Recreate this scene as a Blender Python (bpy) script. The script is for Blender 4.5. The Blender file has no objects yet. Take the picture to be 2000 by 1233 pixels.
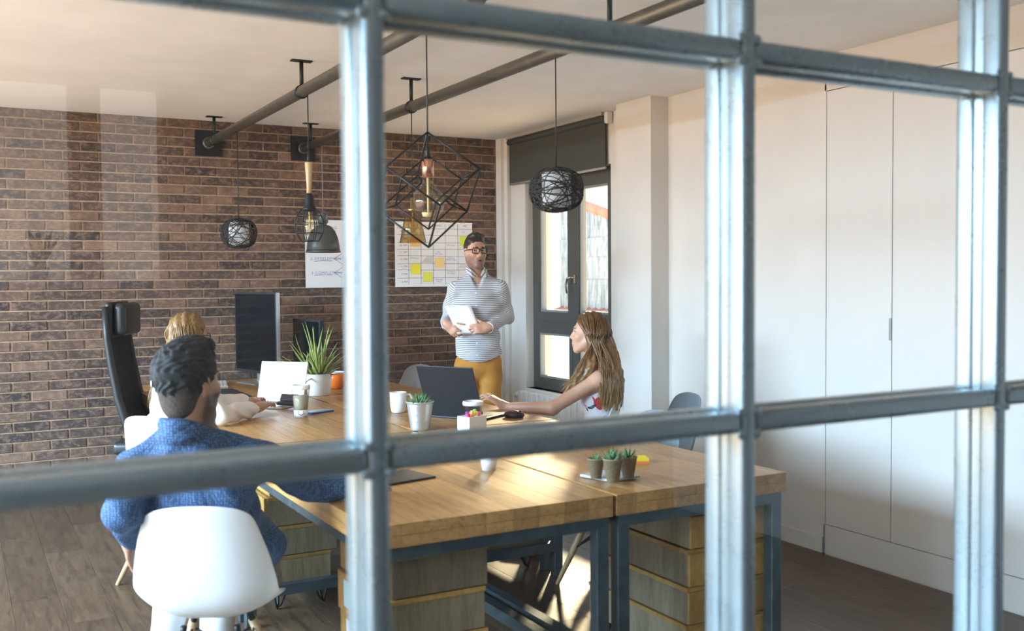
import bpy, bmesh, math, random
import numpy as np
from mathutils import Vector, Matrix

# ------------------------------------------------------------------ camera
SC = bpy.context.scene
COL = SC.collection
FPX, YAW, PITCH, ROLL = 1969.4, math.radians(28.901), math.radians(-2.122), math.radians(-0.464)
CAMZ = 1.490
def _axes():
    f = np.array([math.sin(YAW)*math.cos(PITCH), math.cos(YAW)*math.cos(PITCH), math.sin(PITCH)])
    r = np.array([math.cos(YAW), -math.sin(YAW), 0.0]); u = np.cross(r, f)
    return r*math.cos(ROLL)+u*math.sin(ROLL), -r*math.sin(ROLL)+u*math.cos(ROLL), f
AR, AU, AF = _axes()
cd = bpy.data.cameras.new('camera'); cam = bpy.data.objects.new('camera', cd); COL.objects.link(cam)
cd.sensor_fit = 'HORIZONTAL'; cd.sensor_width = 36.0; cd.lens = 36.0*FPX/2000.0
cd.clip_start = 0.05; cd.clip_end = 200
m = Matrix.Identity(4)
for i in range(3):
    m[i][0] = AR[i]; m[i][1] = AU[i]; m[i][2] = -AF[i]
m[0][3], m[1][3], m[2][3] = 0, 0, CAMZ
cam.matrix_world = m
cd.dof.use_dof = True; cd.dof.focus_distance = 6.3; cd.dof.aperture_fstop = 3.4
SC.camera = cam
SC.cycles.max_bounces = 8; SC.cycles.diffuse_bounces = 4; SC.cycles.glossy_bounces = 4; SC.cycles.transparent_max_bounces = 16; SC.cycles.sample_clamp_indirect = 6.0

# ------------------------------------------------------------------ view, world, daylight
SC.view_settings.view_transform = 'Standard'; SC.view_settings.look = 'None'
SC.view_settings.exposure = 0.62; SC.view_settings.gamma = 1.0; SC.view_settings.use_curve_mapping = False
W_ = bpy.data.worlds.new('sky'); SC.world = W_; W_.use_nodes = True
_t = W_.node_tree; bg = _t.nodes['Background']; bg.inputs[1].default_value = 2.2
_tc = _t.nodes.new('ShaderNodeTexCoord'); _sp = _t.nodes.new('ShaderNodeSeparateXYZ'); _rp = _t.nodes.new('ShaderNodeValToRGB')   # cool sky above the horizon, sunlit warm ground below
_t.links.new(_tc.outputs['Generated'], _sp.inputs[0]); _mp = _t.nodes.new('ShaderNodeMapRange'); _mp.inputs['From Min'].default_value = -1.0; _t.links.new(_sp.outputs[2], _mp.inputs[0]); _t.links.new(_mp.outputs[0], _rp.inputs[0])
_e = _rp.color_ramp.elements; _e[0].position = 0.485; _e[0].color = (2.1, 1.42, 0.86, 1); _e[1].position = 0.515; _e[1].color = (0.78, 0.90, 1.0, 1)
_t.links.new(_rp.outputs[0], bg.inputs[0])
SUN_AZ, SUN_EL = math.radians(38), math.radians(17.5)      # it stands beyond the window, azimuth from +Y towards +X
sl = bpy.data.lights.new('sun', 'SUN'); sl.energy = 6.5; sl.angle = math.radians(3.5); sl.color = (1.0, 0.76, 0.46)
so = bpy.data.objects.new('sun', sl); COL.objects.link(so)
_d = Vector((-math.sin(SUN_AZ)*math.cos(SUN_EL), -math.cos(SUN_AZ)*math.cos(SUN_EL), -math.sin(SUN_EL)))
so.rotation_euler = _d.to_track_quat('-Z', 'Y').to_euler(); so.location = (12, 14, 8)
def area(name, loc, aim, sx, sy, power, col, spread=180):
    l = bpy.data.lights.new(name, 'AREA'); l.shape = 'RECTANGLE'; l.size = sx; l.size_y = sy
    l.energy = power; l.color = col; l.spread = math.radians(spread)
    o = bpy.data.objects.new(name, l); COL.objects.link(o); o.location = loc
    o.rotation_euler = (Vector(aim)-Vector(loc)).to_track_quat('-Z', 'Y').to_euler()
    return o
COOL = (0.50, 0.75, 1.0)
area('daylight_side_window', (-6.2, 4.4, 3.5), (1.5, 4.4, 0.35), 8.0, 2.6, 3000, COOL)
area('daylight_lobby_window', (-3.6, 0.80, 1.9), (0.5, 0.9, 1.3), 0.8, 1.6, 110, COOL)
# ------------------------------------------------------------------ helpers
H, D, WX, T = 2.65, 7.516, 4.06, 0.775      # ceiling, brick wall, right wall, desk top
def at(px, py, Z):                          # a point of the place: pixel of the 2000x1233 frame and depth in metres
    d = AF + AR*(px-1000)/FPX - AU*(py-616.5)/FPX
    return np.array([0, 0, CAMZ]) + d*Z
def aty(px, py, y):
    d = AF + AR*(px-1000)/FPX - AU*(py-616.5)/FPX
    return np.array([0, 0, CAMZ]) + d*(y/d[1])
def atz(px, py, z):
    d = AF + AR*(px-1000)/FPX - AU*(py-616.5)/FPX
    return np.array([0, 0, CAMZ]) + d*((z-CAMZ)/d[2])
def depth(p): return float((np.asarray(p)-np.array([0, 0, CAMZ])) @ AF)

def tag(o, label=None, cat=None, group=None, kind=None):
    if label: o['label'] = label
    if cat: o['category'] = cat
    if group: o['group'] = group
    if kind: o['kind'] = kind
    return o
def empty(name, loc=(0, 0, 0), rz=0.0, parent=None):
    o = bpy.data.objects.new(name, None); COL.objects.link(o); o.location = loc; o.rotation_euler = (0, 0, rz)
    o.empty_display_size = 0.05
    if parent: o.parent = parent
    return o
def thing(name, label, cat, loc=(0, 0, 0), rz=0.0, group=None):
    return tag(empty(name, loc, rz), label, cat, group)
def link(name, me, mat=None, parent=None, loc=None, smooth=False):
    o = bpy.data.objects.new(name, me); COL.objects.link(o)
    if mat is not None and len(me.materials) == 0: me.materials.append(mat)
    if parent: o.parent = parent
    if loc is not None: o.location = loc
    if smooth: me.polygons.foreach_set('use_smooth', [True]*len(me.polygons))
    return o
def copy_tree(o, parent=None):
    c = o.copy(); COL.objects.link(c); c.parent = parent
    for ch in list(o.children): copy_tree(ch, c)
    return c

class MB:
    """collects shapes into one mesh"""
    def __init__(s): s.v = []; s.f = []; s.sm = []
    def add(s, vs, fs, sm=False, M=None):
        b = len(s.v)
        for p in vs:
            if M is not None: p = M @ Vector(p)
            s.v.append((float(p[0]), float(p[1]), float(p[2])))
        s.f += [tuple(i+b for i in f) for f in fs]; s.sm += [sm]*len(fs); return s
    def box(s, lo, hi, M=None, ch=0.0):
        x0, y0, z0 = lo; x1, y1, z1 = hi
        if ch <= 0:
            s.add([(x0,y0,z0),(x1,y0,z0),(x1,y1,z0),(x0,y1,z0),(x0,y0,z1),(x1,y0,z1),(x1,y1,z1),(x0,y1,z1)],
                  [(0,3,2,1),(4,5,6,7),(0,1,5,4),(1,2,6,5),(2,3,7,6),(3,0,4,7)], M=M)
        else:
            bm = bmesh.new(); bmesh.ops.create_cube(bm, size=1)
            for v in bm.verts:
                v.co = Vector(((x0+x1)/2+v.co.x*(x1-x0), (y0+y1)/2+v.co.y*(y1-y0), (z0+z1)/2+v.co.z*(z1-z0)))
            bmesh.ops.bevel(bm, geom=bm.edges[:], offset=ch, segments=2 if ch < 0.01 else 4, affect='EDGES', profile=0.5)
            bm.verts.index_update()
            s.add([v.co for v in bm.verts], [[v.index for v in f.verts] for f in bm.faces], ch >= 0.01, M=M); bm.free()
        return s
    def tube(s, pts, r, n=8, cap=True, closed=False, sm=True, M=None):
        pts = [Vector(p) for p in pts]; N = len(pts); rs = r if hasattr(r, '__len__') else [r]*N
        vs = []; up = None
        for i, p in enumerate(pts):
            a = pts[(i-1) % N] if (i > 0 or closed) else p; b = pts[(i+1) % N] if (i < N-1 or closed) else p
            t = (b-a).normalized()
            if up is None:
                up = Vector((0, 0, 1)) if abs(t.z) < 0.9 else Vector((1, 0, 0))
            e1 = (up - t*up.dot(t))
            if e1.length < 1e-5: e1 = t.orthogonal()
            e1.normalize(); up = e1; e2 = t.cross(e1)
            for k in range(n):
                a_ = 2*math.pi*k/n; vs.append(p+(e1*math.cos(a_)+e2*math.sin(a_))*rs[i])
        fs = []
        for i in range(N if closed else N-1):
            for k in range(n):
                j = (i+1) % N
                fs.append((i*n+k, i*n+(k+1) % n, j*n+(k+1) % n, j*n+k))
        if cap and not closed:
            fs.append(tuple(range(n))[::-1]); fs.append(tuple((N-1)*n+k for k in range(n)))
        return s.add(vs, fs, sm, M)
    def lathe(s, prof, n=24, c=(0, 0, 0), M=None, sm=True):
        vs = []; fs = []; N = len(prof)
        for r, z in prof:
            for k in range(n):
                a = 2*math.pi*k/n; vs.append((c[0]+r*math.cos(a), c[1]+r*math.sin(a), c[2]+z))
        for i in range(N-1):
            for k in range(n): fs.append((i*n+k, i*n+(k+1) % n, (i+1)*n+(k+1) % n, (i+1)*n+k))
        if prof[0][0] > 1e-6: fs.append(tuple(range(n))[::-1])
        if prof[-1][0] > 1e-6: fs.append(tuple((N-1)*n+k for k in range(n)))
        return s.add(vs, fs, sm, M)
    def sphere(s, c, r, n=16, m=10, M=None):
        rr = r if hasattr(r, '__len__') else (r, r, r)
        vs = []; fs = []
        for i in range(m+1):
            th = math.pi*i/m
            for k in range(n):
                a = 2*math.pi*k/n
                vs.append((c[0]+rr[0]*math.sin(th)*math.cos(a), c[1]+rr[1]*math.sin(th)*math.sin(a), c[2]-rr[2]*math.cos(th)))
        for i in range(m):
            for k in range(n): fs.append((i*n+k, i*n+(k+1) % n, (i+1)*n+(k+1) % n, (i+1)*n+k))
        return s.add(vs, fs, True, M)
    def prism(s, poly, z0, z1, M=None):
        n = len(poly)
        vs = [(p[0], p[1], z0) for p in poly]+[(p[0], p[1], z1) for p in poly]
        fs = [tuple(range(n))[::-1], tuple(range(n, 2*n))]+[(i, (i+1) % n, n+(i+1) % n, n+i) for i in range(n)]
        return s.add(vs, fs, M=M)
    def mesh(s, name='mesh'):
        me = bpy.data.meshes.new(name); me.from_pydata(s.v, [], s.f); me.update()
        me.polygons.foreach_set('use_smooth', s.sm)
        return me
    def build(s, name, mat, parent=None, loc=None):
        me = s.mesh(name); bm = bmesh.new(); bm.from_mesh(me); bmesh.ops.recalc_face_normals(bm, faces=bm.faces); bm.to_mesh(me); bm.free()
        return link(name, me, mat, parent, loc)

# ------------------------------------------------------------------ materials
def mat(name, col=(0.5, 0.5, 0.5), rough=0.5, metal=0.0, spec=None, trans=0.0, ior=None, alpha=None, coat=0.0, sheen=0.0):
    mt = bpy.data.materials.new(name); mt.use_nodes = True
    b = mt.node_tree.nodes['Principled BSDF']
    b.inputs['Base Color'].default_value = (*col, 1); b.inputs['Roughness'].default_value = rough; b.inputs['Metallic'].default_value = metal
    if spec is not None: b.inputs['Specular IOR Level'].default_value = spec
    if trans: b.inputs['Transmission Weight'].default_value = trans
    if ior: b.inputs['IOR'].default_value = ior
    if coat: b.inputs['Coat Weight'].default_value = coat
    if sheen: b.inputs['Sheen Weight'].default_value = sheen
    return mt
class NT:
    def __init__(s, mt): s.t = mt.node_tree; s.b = s.t.nodes['Principled BSDF']
    def n(s, typ, **kw):
        nd = s.t.nodes.new(typ)
        for k, v in kw.items():
            if k.startswith('i_'):
                key = k[2:]; nd.inputs[int(key) if key.isdigit() else key.replace('_', ' ')].default_value = v
            else: setattr(nd, k, v)
        return nd
    def l(s, a, b): s.t.links.new(a, b)
    def ramp(s, fac, stops, interp='LINEAR'):
        r = s.t.nodes.new('ShaderNodeValToRGB'); r.color_ramp.interpolation = interp; e = r.color_ramp.elements
        while len(e) < len(stops): e.new(0.5)
        for el, (p, c) in zip(e, stops): el.position = p; el.color = (*c, 1) if len(c) == 3 else c
        s.l(fac, r.inputs[0]); return r.outputs[0]
    def math(s, op, a, b=None):
        nd = s.t.nodes.new('ShaderNodeMath'); nd.operation = op
        for i, x in enumerate((a, b)):
            if x is None: continue
            if isinstance(x, (int, float)): nd.inputs[i].default_value = x
            else: s.l(x, nd.inputs[i])
        return nd.outputs[0]
    def mix(s, fac, a, b, blend='MIX'):
        nd = s.t.nodes.new('ShaderNodeMix'); nd.data_type = 'RGBA'; nd.blend_type = blend
        for sock, x in ((nd.inputs[0], fac), (nd.inputs[6], a), (nd.inputs[7], b)):
            if isinstance(x, (int, float)): sock.default_value = x
            elif isinstance(x, tuple): sock.default_value = (*x, 1) if len(x) == 3 else x
            else: s.l(x, sock)
        return nd.outputs[2]
    def coords(s, kind='Object', scale=(1, 1, 1), loc=(0, 0, 0)):
        tc = s.t.nodes.new('ShaderNodeTexCoord'); mp = s.t.nodes.new('ShaderNodeMapping')
        mp.inputs['Scale'].default_value = scale; mp.inputs['Location'].default_value = loc
        s.l(tc.outputs[kind], mp.inputs[0]); return mp.outputs[0]
    def pos(s, scale=(1, 1, 1)):
        g = s.t.nodes.new('ShaderNodeNewGeometry'); mp = s.t.nodes.new('ShaderNodeMapping'); mp.inputs['Scale'].default_value = scale
        s.l(g.outputs['Position'], mp.inputs[0]); return mp.outputs[0]
    def noise(s, vec, scale=5, detail=4, rough=0.55, dist=0.0):
        nd = s.n('ShaderNodeTexNoise'); nd.inputs['Scale'].default_value = scale; nd.inputs['Detail'].default_value = detail
        nd.inputs['Roughness'].default_value = rough; nd.inputs['Distortion'].default_value = dist
        s.l(vec, nd.inputs['Vector']); return nd.outputs[0]
    def bump(s, h, strength=0.3, dist=0.01):
        nd = s.n('ShaderNodeBump'); nd.inputs['Strength'].default_value = strength; nd.inputs['Distance'].default_value = dist
        s.l(h, nd.inputs['Height']); s.l(nd.outputs[0], s.b.inputs['Normal'])
    def base(s, c): s.l(c, s.b.inputs['Base Color'])

def paint(name, col, rough=0.85, amt=0.04):
    mt = mat(name, col, rough); N = NT(mt); n = N.noise(N.pos(), 3, 5)
    lo = tuple(c*(1-amt) for c in col); hi = tuple(min(1, c*(1+amt)) for c in col)
    N.base(N.ramp(n, [(0.3, lo), (0.7, hi)])); N.bump(N.noise(N.pos(), 180, 3), 0.06, 0.002); return mt
M_WALL = paint('white_wall_paint', (0.70, 0.65, 0.59))
M_CEIL = paint('ceiling_paint', (0.90, 0.885, 0.87))
M_LAC = paint('white_lacquer', (0.69, 0.645, 0.59), 0.42, 0.01)

def wood(name, lo, hi, dark, scale=(1, 1, 1), rough=0.4, per=True, knots=True):
    """grain along local Y; every piece its own tone and offset"""
    mt = mat(name, hi, rough); N = NT(mt)
    tc = N.n('ShaderNodeTexCoord'); oi = N.n('ShaderNodeObjectInfo')
    off = N.n('ShaderNodeVectorMath', operation='ADD'); sc = N.n('ShaderNodeVectorMath', operation='SCALE')
    cmb = N.n('ShaderNodeCombineXYZ'); N.l(oi.outputs['Random'], cmb.inputs[0]); N.l(oi.outputs['Random'], cmb.inputs[1]); N.l(oi.outputs['Random'], cmb.inputs[2])
    sc.inputs['Scale'].default_value = 37.0; N.l(cmb.outputs[0], sc.inputs[0])
    N.l(tc.outputs['Object'], off.inputs[0]); N.l(sc.outputs[0], off.inputs[1])
    mp = N.n('ShaderNodeMapping'); mp.inputs['Scale'].default_value = scale; N.l(off.outputs[0], mp.inputs[0])
    v = mp.outputs[0]
    g = N.noise(v, 5.0, 6, 0.6, 0.6); fine = N.noise(v, 26, 4, 0.6)
    c = N.ramp(g, [(0.28, dark), (0.45, lo), (0.66, hi)])
    c = N.mix(0.35, c, N.ramp(fine, [(0.3, dark), (0.7, hi)]))
    if knots:
        big = N.noise(off.outputs[0], 2.3, 3, 0.5)
        k = N.ramp(big, [(0.64, (0, 0, 0)), (0.74, (1, 1, 1))])
        c = N.mix(N.math('MULTIPLY', k, 0.55), c, dark)
    if per:
        tone = N.ramp(oi.outputs['Random'], [(0.0, (0.72, 0.70, 0.68)), (1.0, (1.12, 1.10, 1.06))])
        c = N.mix(1.0, c, tone, 'MULTIPLY')
    N.base(c); N.bump(fine, 0.12, 0.002); return mt
M_DESK = wood('desk_oak', (0.43, 0.225, 0.070), (0.60, 0.345, 0.120), (0.23, 0.105, 0.030), (9, 0.8, 9), 0.36)
M_FLOOR = wood('floor_oak', (0.088, 0.055, 0.034), (0.145, 0.094, 0.058), (0.030, 0.021, 0.016), (7, 0.75, 7), 0.33)
M_PED = wood('grey_oak_board', (0.25, 0.195, 0.12), (0.34, 0.275, 0.175), (0.13, 0.10, 0.06), (8, 8, 0.9), 0.5, knots=False)
M_PEDEDGE = wood('box_edge_wood', (0.42, 0.24, 0.06), (0.55, 0.33, 0.10), (0.30, 0.16, 0.04), (6, 6, 3), 0.5, knots=False)
M_BEECH = wood('beech', (0.50, 0.32, 0.16), (0.62, 0.42, 0.23), (0.34, 0.20, 0.09), (14, 14, 1.2), 0.4, per=False, knots=False)

def steel(name, col, rough, metal=0.9, v=1.0):
    mt = mat(name, col, rough, metal); N = NT(mt); n = N.noise(N.pos(), 14, 5, 0.6)
    N.base(N.mix(N.ramp(n, [(0.35, (0, 0, 0)), (0.7, (1, 1, 1))]), tuple(c*(1-0.2*v) for c in col), tuple(min(1, c*(1+0.15*v)) for c in col)))
    r = N.ramp(n, [(0.3, (rough*0.8,)*3), (0.8, (min(1, rough*1.25),)*3)]); N.l(r, N.b.inputs['Roughness']); return mt
M_STEEL = steel('partition_steel', (0.27, 0.335, 0.365), 0.30, 0.62, 0.2)
M_DSTEEL = steel('desk_steel', (0.105, 0.145, 0.165), 0.38, 0.75)
M_PIPE = steel('pipe_steel', (0.13, 0.125, 0.11), 0.42, 0.6)
M_BLACKM = mat('black_metal', (0.018, 0.022, 0.026), 0.42, 0.4)
M_BLACKP = mat('black_plastic', (0.014, 0.017, 0.02), 0.45)
M_CHROME = mat('chrome', (0.8, 0.8, 0.8), 0.15, 1.0)
M_WPLAST = mat('white_shell_plastic', (0.86, 0.86, 0.86), 0.32)
M_GPLAST = mat('grey_shell_plastic', (0.50, 0.52, 0.52), 0.4)
M_PAPER = mat('white_paper', (0.88, 0.88, 0.90), 0.8)
M_WHITE = mat('white_glaze', (0.85, 0.86, 0.87), 0.3)
M_ALU = mat('aluminium', (0.72, 0.74, 0.76), 0.3, 0.8)

def pane_mat(name, tint=(0.97, 0.985, 0.985), f0=0.04, amount=1.0):
    """thin pane: clear, mirroring more at grazing angles (Schlick)"""
    mt = bpy.data.materials.new(name); mt.use_nodes = True; t = mt.node_tree; t.nodes.clear()
    o = t.nodes.new('ShaderNodeOutputMaterial'); mx = t.nodes.new('ShaderNodeMixShader'); tr = t.nodes.new('ShaderNodeBsdfTransparent')
    gl = t.nodes.new('ShaderNodeBsdfGlossy'); g = t.nodes.new('ShaderNodeNewGeometry'); dt = t.nodes.new('ShaderNodeVectorMath'); dt.operation = 'DOT_PRODUCT'
    t.links.new(g.outputs['Incoming'], dt.inputs[0]); t.links.new(g.outputs['Normal'], dt.inputs[1])
    def mth(op, a, b=None):
        n = t.nodes.new('ShaderNodeMath'); n.operation = op
        for i, x in enumerate((a, b)):
            if x is None: continue
            if isinstance(x, (int, float)): n.inputs[i].default_value = x
            else: t.links.new(x, n.inputs[i])
        return n.outputs[0]
    c = mth('ABSOLUTE', dt.outputs['Value']); k = mth('POWER', mth('SUBTRACT', 1.0, c), 5.0)
    F = mth('MULTIPLY', mth('ADD', mth('MULTIPLY', k, 1-f0), f0), amount)
    tr.inputs[0].default_value = (*tint, 1); gl.inputs['Roughness'].default_value = 0.0
    t.links.new(F, mx.inputs[0]); t.links.new(tr.outputs[0], mx.inputs[1]); t.links.new(gl.outputs[0], mx.inputs[2]); t.links.new(mx.outputs[0], o.inputs[0])
    return mt
M_GLASS = pane_mat('clear_glass'); M_BULB = pane_mat('bulb_glass', (0.93, 0.88, 0.76), 0.06); M_AMBER = pane_mat('amber_glass', (0.86, 0.78, 0.60), 0.06)
M_CUPGL = pane_mat('clear_plastic', (0.95, 0.96, 0.97), 0.04)

# ------------------------------------------------------------------ the shell of the room
def struct(o): o['kind'] = 'structure'; return o
XL, YB = -2.6, -2.6                           # left wall and the lobby's back wall, both outside the frame
struct(MB().box((XL-0.2, YB-0.2, -0.12), (WX+0.3, D+0.3, -0.012)).build('floor', mat('subfloor', (0.16, 0.12, 0.09), 0.6)))
struct(MB().box((XL-0.2, YB-0.2, H), (WX+0.3, D+0.3, H+0.15)).build('ceiling', M_CEIL))
FL = bpy.data.objects['floor']
rnd = random.Random(4)
def plank_mesh(w, l):
    b = MB(); g = 0.0005; b.box((g, g, -0.012), (w-g, l-g, 0.0), ch=0.0010); return b.mesh('plank')
_pm = {}
PW, PL = 0.2, 1.3
col_i = 0; x = -0.606
while x < WX-0.001:
    w = min(PW, WX-x); y = 1.36-rnd.random()*PL
    while y < D:
        l = PL if y+PL < D else D-y
        y0 = max(y, 0.9); l2 = y+l-y0
        if l2 > 0.05:
            key = (round(w, 3), round(l2, 2))
            if key not in _pm: _pm[key] = plank_mesh(w, l2)
            link('plank', _pm[key], M_FLOOR, FL, (x, y0, 0))
        y += l
    x += PW
# right wall with the window opening
WY0, WY1, WZ0, WZ1 = 5.90, 7.12, 0.60, 2.29
wb = MB()
wb.box((WX, YB-0.2, 0), (WX+0.24, WY0, H)).box((WX, WY1, 0), (WX+0.24, D+0.2, H)).box((WX, WY0, 0), (WX+0.24, WY1, WZ0)).box((WX, WY0, WZ1), (WX+0.24, WY1, H))
struct(wb.build('wall_right', M_WALL))
struct(MB().box((3.92, 5.245, 0), (WX, 5.63, H)).build('trim_1', M_WALL))                       # pilaster beside the window
cs = MB().box((4.0, D-0.10, 0), (WX, D-0.01, H)).box((4.03, D-0.16, 0), (WX, D-0.10, H)).build('trim_2', M_WALL); struct(cs)     # pipe casing in the corner
struct(MB().box((WX-0.015, 3.90, 0), (WX, 5.245, 0.085)).build('baseboard_right', M_LAC))
# left wall and back wall with their windows (outside the frame)
lw = MB()
for a, b in ((YB, 0.35), (1.15, 1.5), (7.2, D+0.2)): lw.box((XL-0.2, a, 0), (XL, b, H))
for a, b in ((0.35, 1.15), (1.5, 7.2)): lw.box((XL-0.2, a, 0), (XL, b, 0.08)).box((XL-0.2, a, 2.45), (XL, b, H))
struct(lw.build('wall_left', M_WALL))
bw = MB(); B0, B1 = -0.15, 0.92
for a, b in ((XL, B0), (B1, WX)): bw.box((a, YB-0.2, 0), (b, YB, H))
bw.box((B0, YB-0.2, 0), (B1, YB, 1.5)).box((B0, YB-0.2, 2.45), (B1, YB, H)).box((0.50, YB-0.2, 1.5), (0.63, YB, 2.45))
struct(bw.build('wall_back', paint('lobby_paint', (0.20, 0.19, 0.18))))
struct(MB().box((-9, -7.2, -3), (9, -7.0, 7)).build('sky_blocker', paint('blocker_paint', (0.24, 0.27, 0.30))))  # added unseen slab blocking the sky behind, dims its reflection in the panes
# far wall: mortar bed and bricks
mort = mat('mortar', (0.30, 0.20, 0.135), 0.9); _N = NT(mort)
_N.base(_N.ramp(_N.noise(_N.pos(), 60, 4), [(0.3, (0.33, 0.215, 0.14)), (0.7, (0.50, 0.345, 0.235))])); _N.bump(_N.noise(_N.pos(), 160, 4), 0.4, 0.003)
WF = struct(MB().box((XL-0.2, D, 0), (WX+0.2, D+0.2, H)).build('wall_far', mort))
BP, BH, BZ0 = 0.2293, 0.068, 1.499-22*0.068   # pitch, course, first joint
BX0 = 0.433
M_BRICK = mat('brick', (0.15, 0.09, 0.07), 0.85); N = NT(M_BRICK)
p = N.n('ShaderNodeNewGeometry'); sep = N.n('ShaderNodeSeparateXYZ'); N.l(p.outputs['Position'], sep.inputs[0])
row = N.math('FLOOR', N.math('DIVIDE', N.math('SUBTRACT', sep.outputs[2], BZ0), BH))
sh = N.math('MULTIPLY', N.math('MODULO', row, 2.0), BP/2)
colm = N.math('FLOOR', N.math('DIVIDE', N.math('ADD', N.math('SUBTRACT', sep.outputs[0], BX0), sh), BP))
cmb = N.n('ShaderNodeCombineXYZ'); N.l(row, cmb.inputs[0]); N.l(colm, cmb.inputs[1])
wn = N.n('ShaderNodeTexWhiteNoise', noise_dimensions='2D'); N.l(cmb.outputs[0], wn.inputs['Vector'])
tone = N.ramp(wn.outputs[0], [(0.0, (0.042, 0.030, 0.027)), (0.35, (0.078, 0.050, 0.040)), (0.7, (0.110, 0.067, 0.050)), (0.9, (0.155, 0.090, 0.062)), (1.0, (0.22, 0.13, 0.09))])
spk = N.noise(N.pos((1, 1, 1.6)), 22, 6, 0.7, 0.4)
pale = N.ramp(spk, [(0.46, (0, 0, 0)), (0.70, (1, 1, 1))])
c = N.mix(N.math('MULTIPLY', pale, 0.72), tone, (0.36, 0.225, 0.155))
drk = N.ramp(N.noise(N.pos(), 9, 3), [(0.30, (1, 1, 1)), (0.48, (0, 0, 0))])
c = N.mix(N.math('MULTIPLY', drk, 0.5), c, (0.045, 0.033, 0.031))
N.base(c); N.bump(N.noise(N.pos(), 70, 6, 0.7), 0.8, 0.006)
def brick_mesh(seed, w):
    r = random.Random(seed); b = MB(); g = 0.0095; h = BH-0.0105; n = 5
    x0, x1 = g/2, w-g/2
    fr, bk, md = [], [], []
    def ring(ins, yy, jit):
        pts = []
        for k in range(n+1): pts.append((x0+ins+(x1-x0-2*ins)*k/n+r.uniform(-1, 1)*jit*(0 < k < n), yy+r.uniform(-1, 1)*jit, 0.005+ins*0.6+r.uniform(-1, 1)*jit))
        for k in range(n, -1, -1): pts.append((x0+ins+(x1-x0-2*ins)*k/n, yy+r.uniform(-1, 1)*jit, 0.005+h-ins*0.6+r.uniform(-1, 1)*jit))
        return pts
    A = ring(0, 0.004, 0.0); B_ = ring(0.0008, -0.0050, 0.0010); C_ = ring(0.004, -0.0100, 0.0010)
    m_ = len(A); fs = []
    for q in range(2):
        for k in range(m_): fs.append((q*m_+k, q*m_+(k+1) % m_, (q+1)*m_+(k+1) % m_, (q+1)*m_+k))
    for k in range(n): fs.append((2*m_+k, 2*m_+k+1, 2*m_+m_-2-k, 2*m_+m_-1-k))
    b.add(A+B_+C_, fs); me = b.mesh('brick')
    bm = bmesh.new(); bm.from_mesh(me); bmesh.ops.recalc_face_normals(bm, faces=bm.faces); bm.to_mesh(me); bm.free()
    return me
_bm = {}
blist = []
XE = 4.0
for rw in range(-1, 40):
    z = BZ0+rw*BH
    if z < 0: z0 = 0
    if z+BH*0.6 > H or z < -0.001: continue
    s_ = (rw % 2)*BP/2
    for ci in range(-6, 20):
        x0 = BX0+ci*BP-s_; x1 = x0+BP
        if x1 < -0.45 or x0 > XE-0.02: continue
        w = min(x1, XE)-x0
        blist.append((x0, z, w))
vis = sorted([b for b in blist if b[0] > -0.12 and b[1] > 0.40], key=lambda b: b[0]-0.0*b[1])[:300]
vset = set(vis); rest = MB(); rb = random.Random(9)
for b in blist:
    w = round(b[2], 3); key = (rb.randrange(10), w)
    if key not in _bm: _bm[key] = brick_mesh(hash(key) % 9973, w)
    dy = D+rb.uniform(-0.002, 0.002)
    if b in vset: link('brick', _bm[key], M_BRICK, WF, (b[0], dy, b[1]))
    else:
        me = _bm[key]; rest.add([(v.co.x+b[0], v.co.y+dy, v.co.z+b[1]) for v in me.vertices], [tuple(q.vertices) for q in me.polygons])
o = link('brick_field', rest.mesh('brick_field'), M_BRICK, WF); o['kind'] = 'stuff'
# ------------------------------------------------------------------ steel and glass partition
PY0, PY1 = 1.25, 1.35
PX = [0.473+0.645*i for i in range(-3, 6)]; PZ = [0.0, 0.632, 1.232, 1.838, 2.44]
PT = thing('glass_partition', 'grey steel grid partition with clear glass panes in the foreground', 'partition', (0, PY0, 0))
def bar_profile(lo, hi, name):
    b = MB(); dx = [hi[i]-lo[i] for i in range(3)]
    return b
for i, x in enumerate(PX):
    b = MB()
    b.box((x, 0, 0), (x+0.031, 0.043, H), ch=0.010); b.box((x, 0.057, 0), (x+0.031, 0.10, H), ch=0.010); b.box((x+0.005, 0.04, 0), (x+0.026, 0.06, H))
    b.build('post', M_STEEL, PT)
for j, z in enumerate(PZ):
    z1 = z+0.036
    for i in range(len(PX)-1):
        xa, xb = PX[i]+0.031, PX[i+1]
        b = MB(); b.box((xa-0.002, 0.0012, z), (xb+0.002, 0.0418, z1), ch=0.011); b.box((xa-0.002, 0.0582, z), (xb+0.002, 0.0988, z1), ch=0.011); b.box((xa, 0.04, z+0.005), (xb, 0.06, z1-0.005))
        b.build('rail', M_STEEL, PT)
PZZ = PZ+[H]
for j in range(len(PZZ)-1):
    for i in range(len(PX)-1):
        MB().box((PX[i]+0.025, 0.048, PZZ[j]+0.03), (PX[i+1]+0.006, 0.052, PZZ[j+1]+0.006 if j < len(PZ)-1 else H)).build('pane', M_GLASS, PT)
# weld beads where rails meet the posts
wr = random.Random(2)
for x in PX[2:7]:
    for z in PZ[2:4]:
        b = MB()
        for sx in (0, 1):
            for sz in (0, 1):
                cx = x+0.031*sx; cz = z+0.036*sz
                b.sphere((cx, 0.002, cz), (0.008+wr.random()*0.004, 0.004, 0.006+wr.random()*0.003), 10, 6)
        b.build('weld', M_STEEL, PT)

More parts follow.
